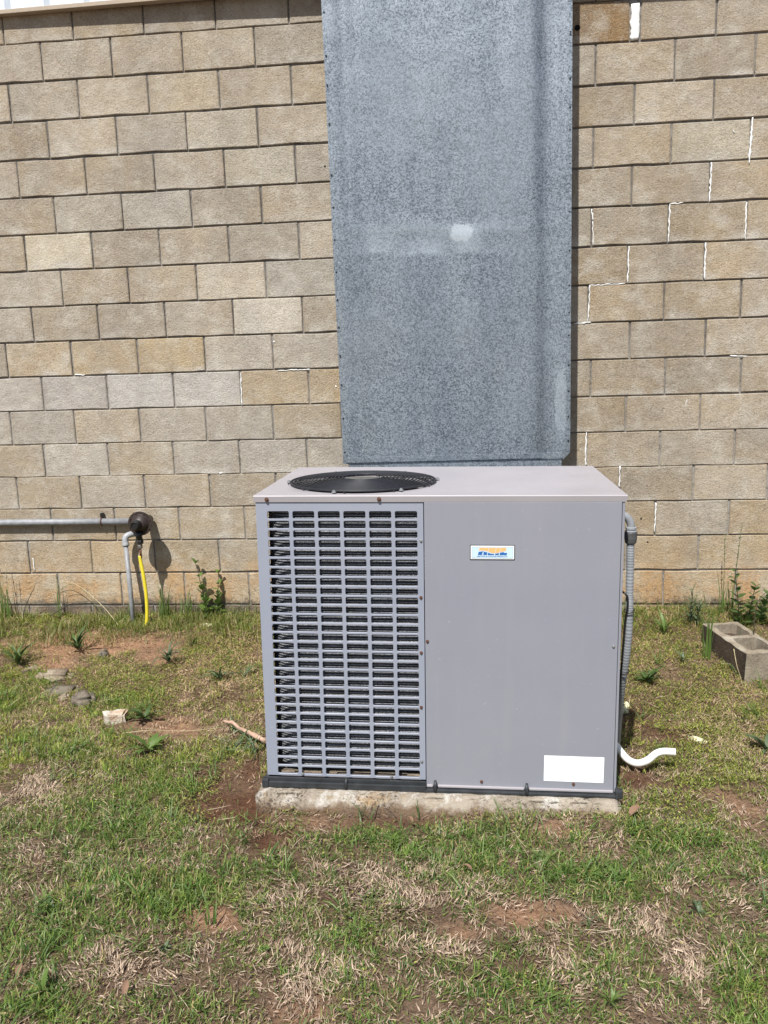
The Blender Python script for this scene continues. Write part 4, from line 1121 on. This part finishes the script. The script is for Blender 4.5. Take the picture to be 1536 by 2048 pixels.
def rosette(x, y, n, L, kind, mat, label, seed, lift=(8, 40), extra_z=0):
    r = random.Random(seed)
    t = thing('weed_rosette', (x, y, float(gh(x, y)) + .004 + extra_z), label, 'weed', 'broad-leaved weeds in the lawn')
    me = LEAF[kind].copy()
    me.materials.clear(); me.materials.append(mat)
    for k in range(n):
        a = 2 * math.pi * k / n + r.uniform(-.6, .6)
        s = L * r.choice((.45, .7, .9, 1.15)) * r.uniform(.85, 1.1)
        link('leaf', me, mat, t, (.004 * math.cos(a), .004 * math.sin(a), .002 * k * .5), (rad(r.uniform(*lift)), rad(r.uniform(-12, 12)), a), (s * r.uniform(.85, 1.2), s, s))
    return t
RS = [
 (.363, -.546, 28, .13, 'narrow', 'leaf', 'dark green spiky rosette weed growing from the bare orange soil', (5, 60)),
 (.946, -.700, 30, .12, 'narrow', 'leafb', 'blue-green many-leaved rosette left of the lone upright leaf', (5, 50)),
 (1.02, -.500, 6, .13, 'narrow', 'leaf', 'dark weed with one broad upright leaf, right of the blue-green rosette', (20, 60)),
 (1.281, -.876, 22, .10, 'narrow', 'leafb', 'pale blue-green rosette in thin grass midway to the unit', (5, 45)),
 (1.05, -1.313, 13, .12, 'tooth', 'leaf', 'dark dandelion-like rosette just right of the white speckled brick', (2, 35)),
 (.12, -.740, 26, .13, 'narrow', 'leaf', 'dense green rosette at the left edge above the stone slabs', (10, 60)),
 (3.415, -.890, 24, .085, 'tooth', 'leaf', 'large dark leafy weed just right of the conduit', (5, 48)),
 (3.625, -.700, 9, .07, 'narrow', 'leafb', 'grey-green weed rosette in front of the cinder block corner', (5, 50)),
 (3.60, -.400, 16, .12, 'narrow', 'leafy', 'bright green bushy rosette between the wall and the cinder block', (10, 60)),
 (1.40, -.86, 8, .08, 'narrow', 'leafb', 'slim-leaved weed nearest the left side of the unit', (5, 45)),
 (1.201, -1.638, 13, .12, 'tooth', 'leafy', 'spreading star-shaped weed in the green patch left of the unit', (2, 25)),
 (3.76, -1.521, 9, .09, 'broad', 'leafb', 'broad-leaved weed at the right edge beyond the drain pipe', (5, 40)),
 (2.20, -2.66, 6, .030, 'broad', 'leafy', 'small yellow-green seedling in the dead thatch in front of the slab', (5, 40)),
 (1.99, -2.82, 9, .022, 'round', 'leafy', 'low clover-like sprout with round yellowish leaves in the foreground thatch', (2, 25)),
 (2.89, -2.66, 8, .038, 'narrow', 'leafb', 'small light green rosette right of the bare foreground soil', (5, 40)),
 (3.208, -2.593, 7, .042, 'broad', 'leafb', 'pale broad-leaved sprout beside the thatch at lower right', (8, 45)),
 (3.21, -2.880, 12, .050, 'narrow', 'leafy', 'leafy bright weed at the lower right corner of the lawn', (8, 45)),
 (1.30, -2.70, 10, .060, 'tooth', 'leaf', 'lobed green weed at the left edge of the near lawn', (8, 45)),
 (1.44, -3.01, 14, .055, 'tooth', 'leafy', 'dense lobed green clump at the bottom left corner', (8, 60)),
 (2.90, -2.97, 12, .045, 'narrow', 'leafy', 'short broad-leaved weed at the bottom edge right of centre', (8, 45)),
 (1.70, -2.83, 6, .05, 'broad', 'leafb', 'narrow pale sprout between green blades at lower left', (8, 45)),
]
for i, (x, y, n, L, kd, mt_, lab, lift) in enumerate(RS): rosette(x, y, n, L, kd, M[mt_], lab, i + 40, lift)

def stemplant(x, y, stems, label, mat, smat, kind, seed, cat='weed', group=None, leafn=7, ll=.04, name='leafy_weed', pairs=True):
    r = random.Random(seed)
    z = float(gh(x, y))
    t = thing(name, (x, y, z), label, cat, group)
    me = LEAF[kind].copy(); me.materials.clear(); me.materials.append(mat)
    for (dx, dy, h, bx_, by_) in stems:
        P = catmull([(dx, dy, -.02), (dx + bx_ * .3, dy + by_ * .3, h * .4), (dx + bx_, dy + by_, h)], 5)
        q = MB(); sweep(q, P, [.0032 * (1 - .6 * k / len(P)) for k in range(len(P))], 6); q.build('stem', smat, t, smooth=True)
        for k in range(leafn):
            u = (k + 1) / leafn
            p = P[min(len(P) - 1, int(u * (len(P) - 1)))]
            for s in ((0, math.pi) if pairs else (0,)):
                a = k * 1.3 + s + r.uniform(-.4, .4)
                sz = ll * (1.15 - .6 * u) * r.uniform(.8, 1.25)
                link('leaf', me, mat, t, tuple(p), (rad(r.uniform(5, 50)), 0, a), (sz, sz, sz))
    return t
stemplant(.965, -.060, [(0, 0, .335, -.055, .01), (.06, .01, .27, .02, .01)], 'two-stemmed leafy weed growing up the wall between pipes and unit', M['leafy'], M['darkstem'], 'round', 3, leafn=9, ll=.070)
stemplant(3.765, -.290, [(0, 0, .20, .005, 0), (.03, .01, .12, .02, 0)], 'dark feathery upright weed against the wall left of the cinder block', M['leafb'], M['darkstem'], 'narrow', 4, leafn=15, ll=.085)
stemplant(4.02, -.300, [(0, 0, .30, -.03, .02), (.05, .02, .22, .03, 0), (.12, .05, .16, .04, 0)], 'dark green bushy weed rising behind the cinder block', M['leaf'], M['darkstem'], 'round', 5, leafn=11, ll=.065)
stemplant(-.33, -.120, [(.13, 0, .22, .10, .02)], 'thin red-tinged branching weed at the far left by the wall', M['leaf'], M['darkstem'], 'narrow', 6, leafn=5, ll=.03)

def grassclump(name, x, y, blades, label, cat='grass clump', group=None, mat=None, seed=0, spread=.03):
    r = random.Random(seed)
    t = thing(name, (x, y, float(gh(x, y))), label, cat, group)
    for (az, h, out, w) in blades:
        q = []
        n = 7
        ca, sa = math.cos(az), math.sin(az)
        ox, oy = r.uniform(-spread, spread), r.uniform(-spread, spread) * .6
        vv = []; ff = []
        for k in range(n + 1):
            u = k / n
            d = out * u * u; z = h * (u - .12 * (out / max(h, .01)) * u * u)
            ww = w * (1 - u ** 1.6) / 2 + .0003
            px_, py_ = ox + ca * d, oy + sa * d
            vv += [(px_ - sa * ww, py_ + ca * ww * .6, z), (px_ + sa * ww, py_ - ca * ww * .6, z + .0006)]
        for k in range(n): ff.append((2 * k, 2 * k + 1, 2 * k + 3, 2 * k + 2))
        mk('blade', vv, ff, mat or M['leafy'], t, smooth=True)
    return t
def rb_(seed, n, h, out, w):
    r = random.Random(seed)
    return [(r.uniform(0, 6.28), h * r.uniform(.55, 1.05), out * r.uniform(.3, 1.2), w * r.uniform(.7, 1.2)) for _ in range(n)]
def seedheads(t, hs, seed, mat):
    r = random.Random(seed)
    for (dx, dy, h, lx) in hs:
        P = catmull([(dx, dy, 0), (dx + lx * .4, dy, h * .55), (dx + lx, dy, h)], 5)
        q = MB(); sweep(q, P, .0016, 5); q.build('seed_stalk', M['drystem'] if mat is None else mat, t, smooth=True)
        q = MB()
        for k in range(14):
            u = .62 + .38 * k / 14
            p = Vector(P[int(u * (len(P) - 1))]); d = Vector((r.uniform(-1, 1) * .006, r.uniform(-1, 1) * .004, .013))
            sweep(q, [p, p + d * .6, p + d], [.0006, .0022, .0004], 4, False)
        q.build('seed_head', M['stem'], t, smooth=True)
t = grassclump('tall_grass_clump', -.30, -.10, rb_(1, 22, .30, .07, .007), 'tallest grass clump with seed heads at the far left of the wall', seed=1)
seedheads(t, [(0, 0, .42, -.02), (.015, 0, .36, .012), (-.03, 0, .25, -.03)], 2, None)
grassclump('tall_grass_clump', .485, -.02 - .05, rb_(3, 12, .15, .05, .006), 'grass tuft just left of the foot of the grey riser', seed=3)
grassclump('tall_grass_clump', .70, -.09, rb_(4, 24, .24, .07, .006), 'upright grass clump immediately right of the yellow tube', seed=4)
grassclump('tall_grass_clump', .84, -.07, rb_(5, 18, .17, .07, .006), 'shorter grass clump between the yellow tube and the leafy weed', seed=5)
grassclump('tall_grass_clump', .02, -.06, rb_(8, 7, .26, .03, .007), 'narrow upright blades standing under the orange wall stain', seed=8, spread=.012)
grassclump('tall_grass_clump', 3.755, -.66, rb_(6, 16, .30, .035, .007), 'tall green blades against the dark side of the cinder block', seed=6, spread=.02)
t = grassclump('tall_grass_clump', 4.00, -.13, rb_(7, 14, .30, .08, .006), 'tall grass with seed stalks on the wall behind the cinder block', seed=7, spread=.04)
seedheads(t, [(-.02, 0, .46, -.005), (.03, 0, .52, .035)], 5, M['stem'])
grassclump('tall_grass_clump', 3.44, -.26, rb_(9, 16, .15, .06, .006), 'grass tuft in the corner between conduit and wall', seed=9)
grassclump('dying_grass_clump', 1.60, -1.60, rb_(21, 26, .10, .16, .008), 'half dead reddish-green clump spreading beside the thick stalk', seed=21, mat=M['leafb'], spread=.07)
grassclump('dying_grass_clump', 1.50, -1.42, rb_(22, 9, .07, .13, .009), 'few broad green blades sprouting from the tip of the thick stalk', seed=22, mat=M['leafb'], spread=.02)
grassclump('grass_tuft', 2.72, -2.16, rb_(23, 34, .085, .085, .0055), 'bright green tuft right against the front of the slab below the door', seed=23, mat=M['leafy'], spread=.09)
grassclump('grass_tuft', 2.30, -2.15, rb_(24, 26, .070, .060, .0045), 'thin grass tuft against the slab under the louvres', seed=24, mat=M['leaf'], spread=.16)
grassclump('grass_tuft', 1.80, -2.72, rb_(25, 7, .10, .05, .006), 'few upright blades at the upper edge of the round bare patch', seed=25, mat=M['leafy'], spread=.02)
grassclump('core_weed', 3.93, -.62, rb_(31, 12, .16, .06, .005), 'sparse weed blades sprouting out of the far core of the cinder block', seed=31, mat=M['leafb'], spread=.03)
grassclump('tall_grass_clump', 3.97, -.93, rb_(32, 14, .10, .07, .006), 'short grass clump against the sunlit end of the cinder block', seed=32, mat=M['leafy'], spread=.04)
# arching dry stalks by the wall
def stalk(name, pts, r0, mat, label, cat='stalk', r1=None, group=None):
    o0 = Vector(pts[0]); P = catmull([Vector(p) - o0 for p in pts], 6)
    q = MB(); n = len(P); r1 = r0 * .4 if r1 is None else r1
    sweep(q, P, [r0 + (r1 - r0) * k / n for k in range(n)], 6)
    o = q.build(name, mat, None, smooth=True, loc=o0)
    return tag(o, label, cat, group)
stalk('arching_stalk', [(.50, -.24, .08), (.36, -.16, .20), (.20, -.09, .30), (.08, -.05, .335), (-.02, -.04, .30)], .0024, M['drystem'], 'long arching straw stalk leaning left from the riser foot towards the orange stain')
stalk('arching_stalk', [(.42, -.20, .09), (.30, -.12, .19), (.16, -.07, .315), (.06, -.05, .30), (.03, -.05, .25)], .0018, M['stem'], 'thin green stalk looping beneath the long straw one by the riser')
stalk('twig', [(-.02, -.10, .13), (.05, -.09, .17), (.10, -.085, .20)], .0035, M['darkstem'], 'short dark slanting twig against the lowest blocks on the left', 'twig', .003)
stalk('dark_stem', [(3.99, -.62, .12), (3.995, -.61, .30), (4.02, -.60, .38), (4.07, -.59, .42)], .0028, M['darkstem'], 'bare dark curved stem rising out of the cinder block core')
stalk('dry_stick', [(4.16, -.16, .14), (4.165, -.15, .28), (4.165, -.15, .345)], .0028, M['drystem'], 'upright straw stick at the right edge against the wall', 'stick', .0024)
stalk('dry_vine', [(3.82, -.86, .20), (3.825, -.90, .13), (3.84, -.91, .08), (3.85, -.93, .02)], .0020, M['drystem'], 'pale dry vine hanging down the near corner of the cinder block')
stalk('dry_straw', [(3.74, -.98, .02), (3.84, -1.0, .025), (3.98, -.98, .03), (4.1, -.99, .03)], .0022, M['drystem'], 'long straw lying in front of the cinder block', 'straw')
stalk('thick_stalk', [(1.45, -1.38, .035), (1.50, -1.42, .040), (1.57, -1.49, .040), (1.64, -1.55, .040), (1.74, -1.62, .035)], .006, M['redstalk'], 'thick reddish dried stalk lying at the left side of the unit', r1=.0125)
for v_ in bpy.data.objects['thick_stalk'].data.vertices:
    v_.co += Vector((0, .5, 1)) * ((float(vnoise(v_.co.x, v_.co.y, 38, 6)) - .5) * .012)
stalk('dry_straw', [(1.02, -1.50, .02), (1.15, -1.48, .028), (1.30, -1.47, .022), (1.48, -1.44, .03)], .0018, M['drystem'], 'long thin straw lying across the soil left of the thick stalk', 'straw')
# dead leaves
dl = leafmesh('dead_leaf', 1, .45, 6, .3, .35)
dl.materials.append(M['deadleaf'])
for (x, y, s, a, lab) in ((1.665, -3.02, .040, .2, 'curled brown leaf at the bottom left in green grass'), (1.345, -2.97, .036, .1, 'brown leaf at the bottom left corner beside the lobed clump'),
                          (2.56, -2.44, .035, 1.2, 'small tan leaf on grass below the middle of the slab'), (2.355, -2.17, .03, .7, 'tiny brown leaf right in front of the slab'), (3.10, -2.13, .055, -.9, 'rusty brown leaf at the right corner of the slab')):
    o = link('dead_leaf', dl, None, None, (x, y, float(gh(x, y)) + .022), (.3, .15, a), (s, s, s))
    tag(o, lab, 'leaf', 'fallen brown leaves')

# ------------------------------------------------------------------ grass and ground cover (numpy built)
def blades(name, x, y, L, Wd, lean, az, curl, tint, mat, nseg=3, zoff=0.0, droop=0.0, tipcol=None):
    """ribbons: lean = angle from vertical at the root, curl = extra angle at the tip"""
    n = len(x)
    z = gh(x, y) + zoff
    P = np.zeros((n, nseg + 1, 3)); P[:, 0] = np.stack([x, y, z], -1)
    side = np.stack([-np.sin(az), np.cos(az), np.zeros(n)], -1)
    tw = rng.uniform(-.7, .7, n)
    for k in range(nseg):
        th = lean + curl * ((k + .5) / nseg)
        a = az + tw * k / nseg * .6
        d = np.stack([np.sin(th) * np.cos(a), np.sin(th) * np.sin(a), np.cos(th)], -1)
        P[:, k + 1] = P[:, k] + d * (L / nseg)[:, None]
        P[:, k + 1, 2] = np.maximum(P[:, k + 1, 2], z + .002 + .002 * k)
    s2 = side + np.stack([np.zeros(n), np.zeros(n), rng.uniform(-.8, .8, n)], -1)
    s2 /= np.linalg.norm(s2, axis=1)[:, None]
    prof = np.array([.75, 1.0, .72, 0.0]) if nseg == 3 else np.interp(np.linspace(0, 1, nseg + 1), [0, .3, .7, 1], [.7, 1, .75, 0])
    nv = 2 * nseg + 1
    V_ = np.zeros((n, nv, 3)); C_ = np.zeros((n, nv, 3))
    tc = tint if tipcol is None else tipcol
    for k in range(nseg):
        o = s2 * (Wd * prof[k] / 2)[:, None]
        V_[:, 2 * k] = P[:, k] - o; V_[:, 2 * k + 1] = P[:, k] + o
        u = k / nseg
        C_[:, 2 * k] = C_[:, 2 * k + 1] = tint * (1 - u) + tc * u
    V_[:, -1] = P[:, -1]; C_[:, -1] = tc
    base_ = (np.arange(n) * nv)[:, None]
    T = []
    for k in range(nseg - 1):
        a = 2 * k
        T += [[a, a + 1, a + 3], [a, a + 3, a + 2]]
    a = 2 * (nseg - 1); T.append([a, a + 1, a + 2])
    T = np.array(T).ravel()
    F_ = (base_ + T[None]).reshape(-1, 3)
    me = npmesh(name, V_.reshape(-1, 3), F_, True, C_.reshape(-1, 3))
    return link(name, me, mat)

def inside(x, y):
    """the part of the lawn near the view, with a margin each side"""
    t = np.clip((y + 3.35) / 3.35, 0, 1)
    lo = .95 + (-1.15 - .95) * t; hi = 3.75 + (5.0 - 3.75) * t
    return (x > lo) & (x < hi)

def scatter(nper, dens, y0=-3.45, y1=-.012):
    A = 6.3 * (y1 - y0)
    n = int(nper * A)
    x = rng.uniform(-1.2, 5.1, n); y = rng.uniform(y0, y1, n)
    k = inside(x, y) & ~blocked(x, y, 0.0)
    x, y = x[k], y[k]
    k = rng.random(len(x)) < dens(x, y)
    return x[k], y[k]

def lerp(a, b, t): return np.array(a)[None] * (1 - t[:, None]) + np.array(b)[None] * t[:, None]
def U(a, b, n): return rng.uniform(a, b, n)

# 1. dead thatch lying on the soil
def d_thatch(x, y):
    s = patches(x, y, SOIL); d = patches(x, y, DARK); t = patches(x, y, THATCH); g = patches(x, y, GREEN)
    f = fbm(x, y, 7, 77); f2 = fbm(x, y, 24, 78, 3)
    return np.clip(.50 + .7 * t - .55 * s - .75 * d + (f - .5) * 1.0 + (f2 - .5) * 1.0 - .25 * g, .05, 1)
x, y = scatter(24000, d_thatch)
n = len(x); t_ = patches(x, y, THATCH)
q = rng.random(n); far = np.clip((y + 1.9) / 1.2, 0, 1)
tint = lerp((.20, .135, .085), (.62, .48, .36), np.clip(q * .9 + .10 * t_, 0, 1))
tint = tint * lerp((1, 1, 1), (1.0, .92, .68), far * .8)
tint *= (1 - .5 * (rng.random(n) < .35))[:, None]
tint *= lerp((1, 1, 1), (.62, .5, .42), patches(x, y, DARK))
# neighbouring dead leaves comb the same way
flow = fbm(x, y, 6, 90, 3) * 14
az = flow + rng.normal(0, .9, n)
o = blades('dead_grass', x, y, U(.008, .027, n) * (1 + .35 * t_), U(.0014, .0032, n) * (1 + .25 * t_), U(rad(40), rad(90), n), az, U(-.8, 1.0, n), tint, M['dead'], 3, U(0, .012, n))
tag(o, 'tan dead grass thatch matted over the soil of the lawn', 'dead grass', kind='stuff')

# 2. short green grass
def d_green(x, y):
    g = patches(x, y, GREEN); t = patches(x, y, THATCH); s = patches(x, y, SOIL); d = patches(x, y, DARK)
    f = fbm(x, y, 5, 11, 4); f2 = fbm(x, y, 19, 13, 3)
    near = np.clip((-y - 1.9) / .5, 0, 1)
    v = .46 + .16 * near + .50 * g + (f - .5) * 1.1 + (f2 - .5) * 1.9
    return np.clip(v - .42 * t - 1.2 * s - 1.1 * d, .015, 1)
x, y = scatter(25000, d_green)
n = len(x); g = patches(x, y, GREEN)
q = rng.random(n); near = np.clip((-y - 1.7) / .6, 0, 1)
tint = lerp((.060, .118, .026), (.225, .285, .075), q ** 1.2)
tint = tint * lerp((1.70, 1.36, 1.1), (1.0, 1.0, 1.0), np.clip(near + g * .6, 0, 1))
tint = tint * np.array([.90, 1.06, .95]) * (.72 + .60 * vnoise(x, y, 34, 66))[:, None] * lerp((.92, 1.0, .95), (1.16, 1.02, 1.0), vnoise(x, y, 12, 67))
dry = rng.random(n) < .10
tint[dry] = lerp((.34, .30, .13), (.44, .36, .2), rng.random(dry.sum()))
tip = tint * lerp((1.1, 1.05, 1.0), (2.0, 1.6, 1.6), rng.random(n) ** 2)
o = blades('grass', x, y, U(.014, .044, n) * (.70 + .45 * g) * (.65 + .75 * vnoise(x, y, 26, 68)), U(.0018, .0036, n) * (.9 + .25 * g), U(rad(8), rad(72), n), U(0, 2 * math.pi, n), U(-.3, 1.1, n), tint, M['green'], 3, U(0, .008, n), tipcol=tip)
tag(o, 'short patchy green grass of the lawn', 'grass', kind='stuff')

# 3. longer arching blades in tufts
cx, cy = scatter(95, lambda x, y: np.clip(.12 + 1.0 * patches(x, y, GREEN) + (fbm(x, y, 6, 19) - .5) * .8 - patches(x, y, SOIL), 0, 1))
k_ = 13
x = np.repeat(cx, k_) + rng.normal(0, .012, len(cx) * k_); y = np.repeat(cy, k_) + rng.normal(0, .012, len(cx) * k_)
ok = ~blocked(x, y); x, y = x[ok], y[ok]
n = len(x); q = rng.random(n)
tint = lerp((.058, .118, .026), (.155, .235, .062), q)
o = blades('grass_tufts', x, y, U(.045, .105, n), U(.0024, .0044, n), U(rad(15), rad(60), n), U(0, 2 * math.pi, n), U(.3, 1.4, n), tint, M['green'], 5, 0.002, tipcol=tint * np.array([1.4, 1.3, 1.2]))
tag(o, 'longer arching green grass blades growing in loose tufts across the lawn', 'grass', kind='stuff')

# 4. rank growth along the foot of the wall
def d_wall(x, y):
    left = np.clip(1.75 - x, 0, 1) ; rightp = np.clip((x - 3.1) * 3, 0, 1)
    band = np.clip((y + .42 + .25 * fbm(x, y, 4, 23)) / .25, 0, 1)
    f = fbm(x, y, 6, 29)
    return np.clip(band * (np.clip(left * 3, 0, 1) + .35 * rightp) * (f * 2.2 - .45), 0, 1)
x, y = scatter(9500, d_wall, -.7)
n = len(x); q = rng.random(n)
tint = lerp((.075, .115, .022), (.19, .22, .05), q)
dry = rng.random(n) < .22
tint[dry] = lerp((.30, .23, .12), (.46, .38, .2), rng.random(dry.sum()))
h = .045 + .085 * np.clip(fbm(x, y, 8, 33) * 2 - .5, 0, 1)
o = blades('wall_foot_grass', x, y, h * U(.5, 1.2, n), U(.002, .0042, n), U(rad(2), rad(38), n), U(0, 2 * math.pi, n), U(0, .9, n), tint, M['green'], 4, 0, tipcol=tint * 1.25)
tag(o, 'rank yellow-green grass growing along the foot of the block wall', 'grass', kind='stuff')

# 5. tiny-leaved ground cover
def d_cov(x, y):
    c = patches(x, y, COVER); s = patches(x, y, SOIL); d = patches(x, y, DARK)
    farr = np.clip((y + 2.3) / .8, 0, 1)
    return np.clip(.10 * farr + .035 + .85 * c + (fbm(x, y, 8, 41) - .5) * .8 * (.25 + farr) - .9 * s - .4 * d, .0, 1)
x, y = scatter(20000, d_cov)
n = len(x); q = rng.random(n)
L = U(.005, .0105, n)
az = U(0, 2 * math.pi, n); til = U(-.7, .7, n)
z = gh(x, y) + U(.004, .032, n)
tint = lerp((.10, .14, .028), (.46, .46, .11), q ** 1.5)
dx = np.stack([np.cos(az), np.sin(az), np.sin(til)], -1); dy = np.stack([-np.sin(az), np.cos(az), U(-.5, .5, n)], -1)
c0 = np.stack([x, y, z], -1)
V_ = np.stack([c0 - dx * L[:, None] * .5, c0 + dy * L[:, None] * .32, c0 + dx * L[:, None] * .5, c0 - dy * L[:, None] * .32], 1)
V_[:, 1, 2] += .001; V_[:, 3, 2] += .001
F_ = (np.arange(n) * 4)[:, None] + np.arange(4)[None]
o = link('ground_cover', npmesh('ground_cover', V_.reshape(-1, 3), F_, False, np.repeat(tint, 4, 0)), M['cover'])
tag(o, 'tiny-leaved yellow-green ground cover between the grass', 'ground cover', kind='stuff')

# 6. straw stems and twiggy litter
x, y = scatter(130, lambda x, y: np.clip(.6 + .5 * patches(x, y, THATCH) - .5 * patches(x, y, SOIL), .1, 1))
n = len(x)
tint = lerp((.24, .17, .10), (.50, .41, .29), rng.random(n))
o = blades('straw_litter', x, y, U(.04, .10, n), U(.0012, .0022, n), U(rad(70), rad(95), n), U(0, 2 * math.pi, n), U(-.3, .4, n), tint, M['dead'], 5, U(.008, .03, n))
tag(o, 'loose dry straw scattered over the lawn', 'straw', kind='stuff')
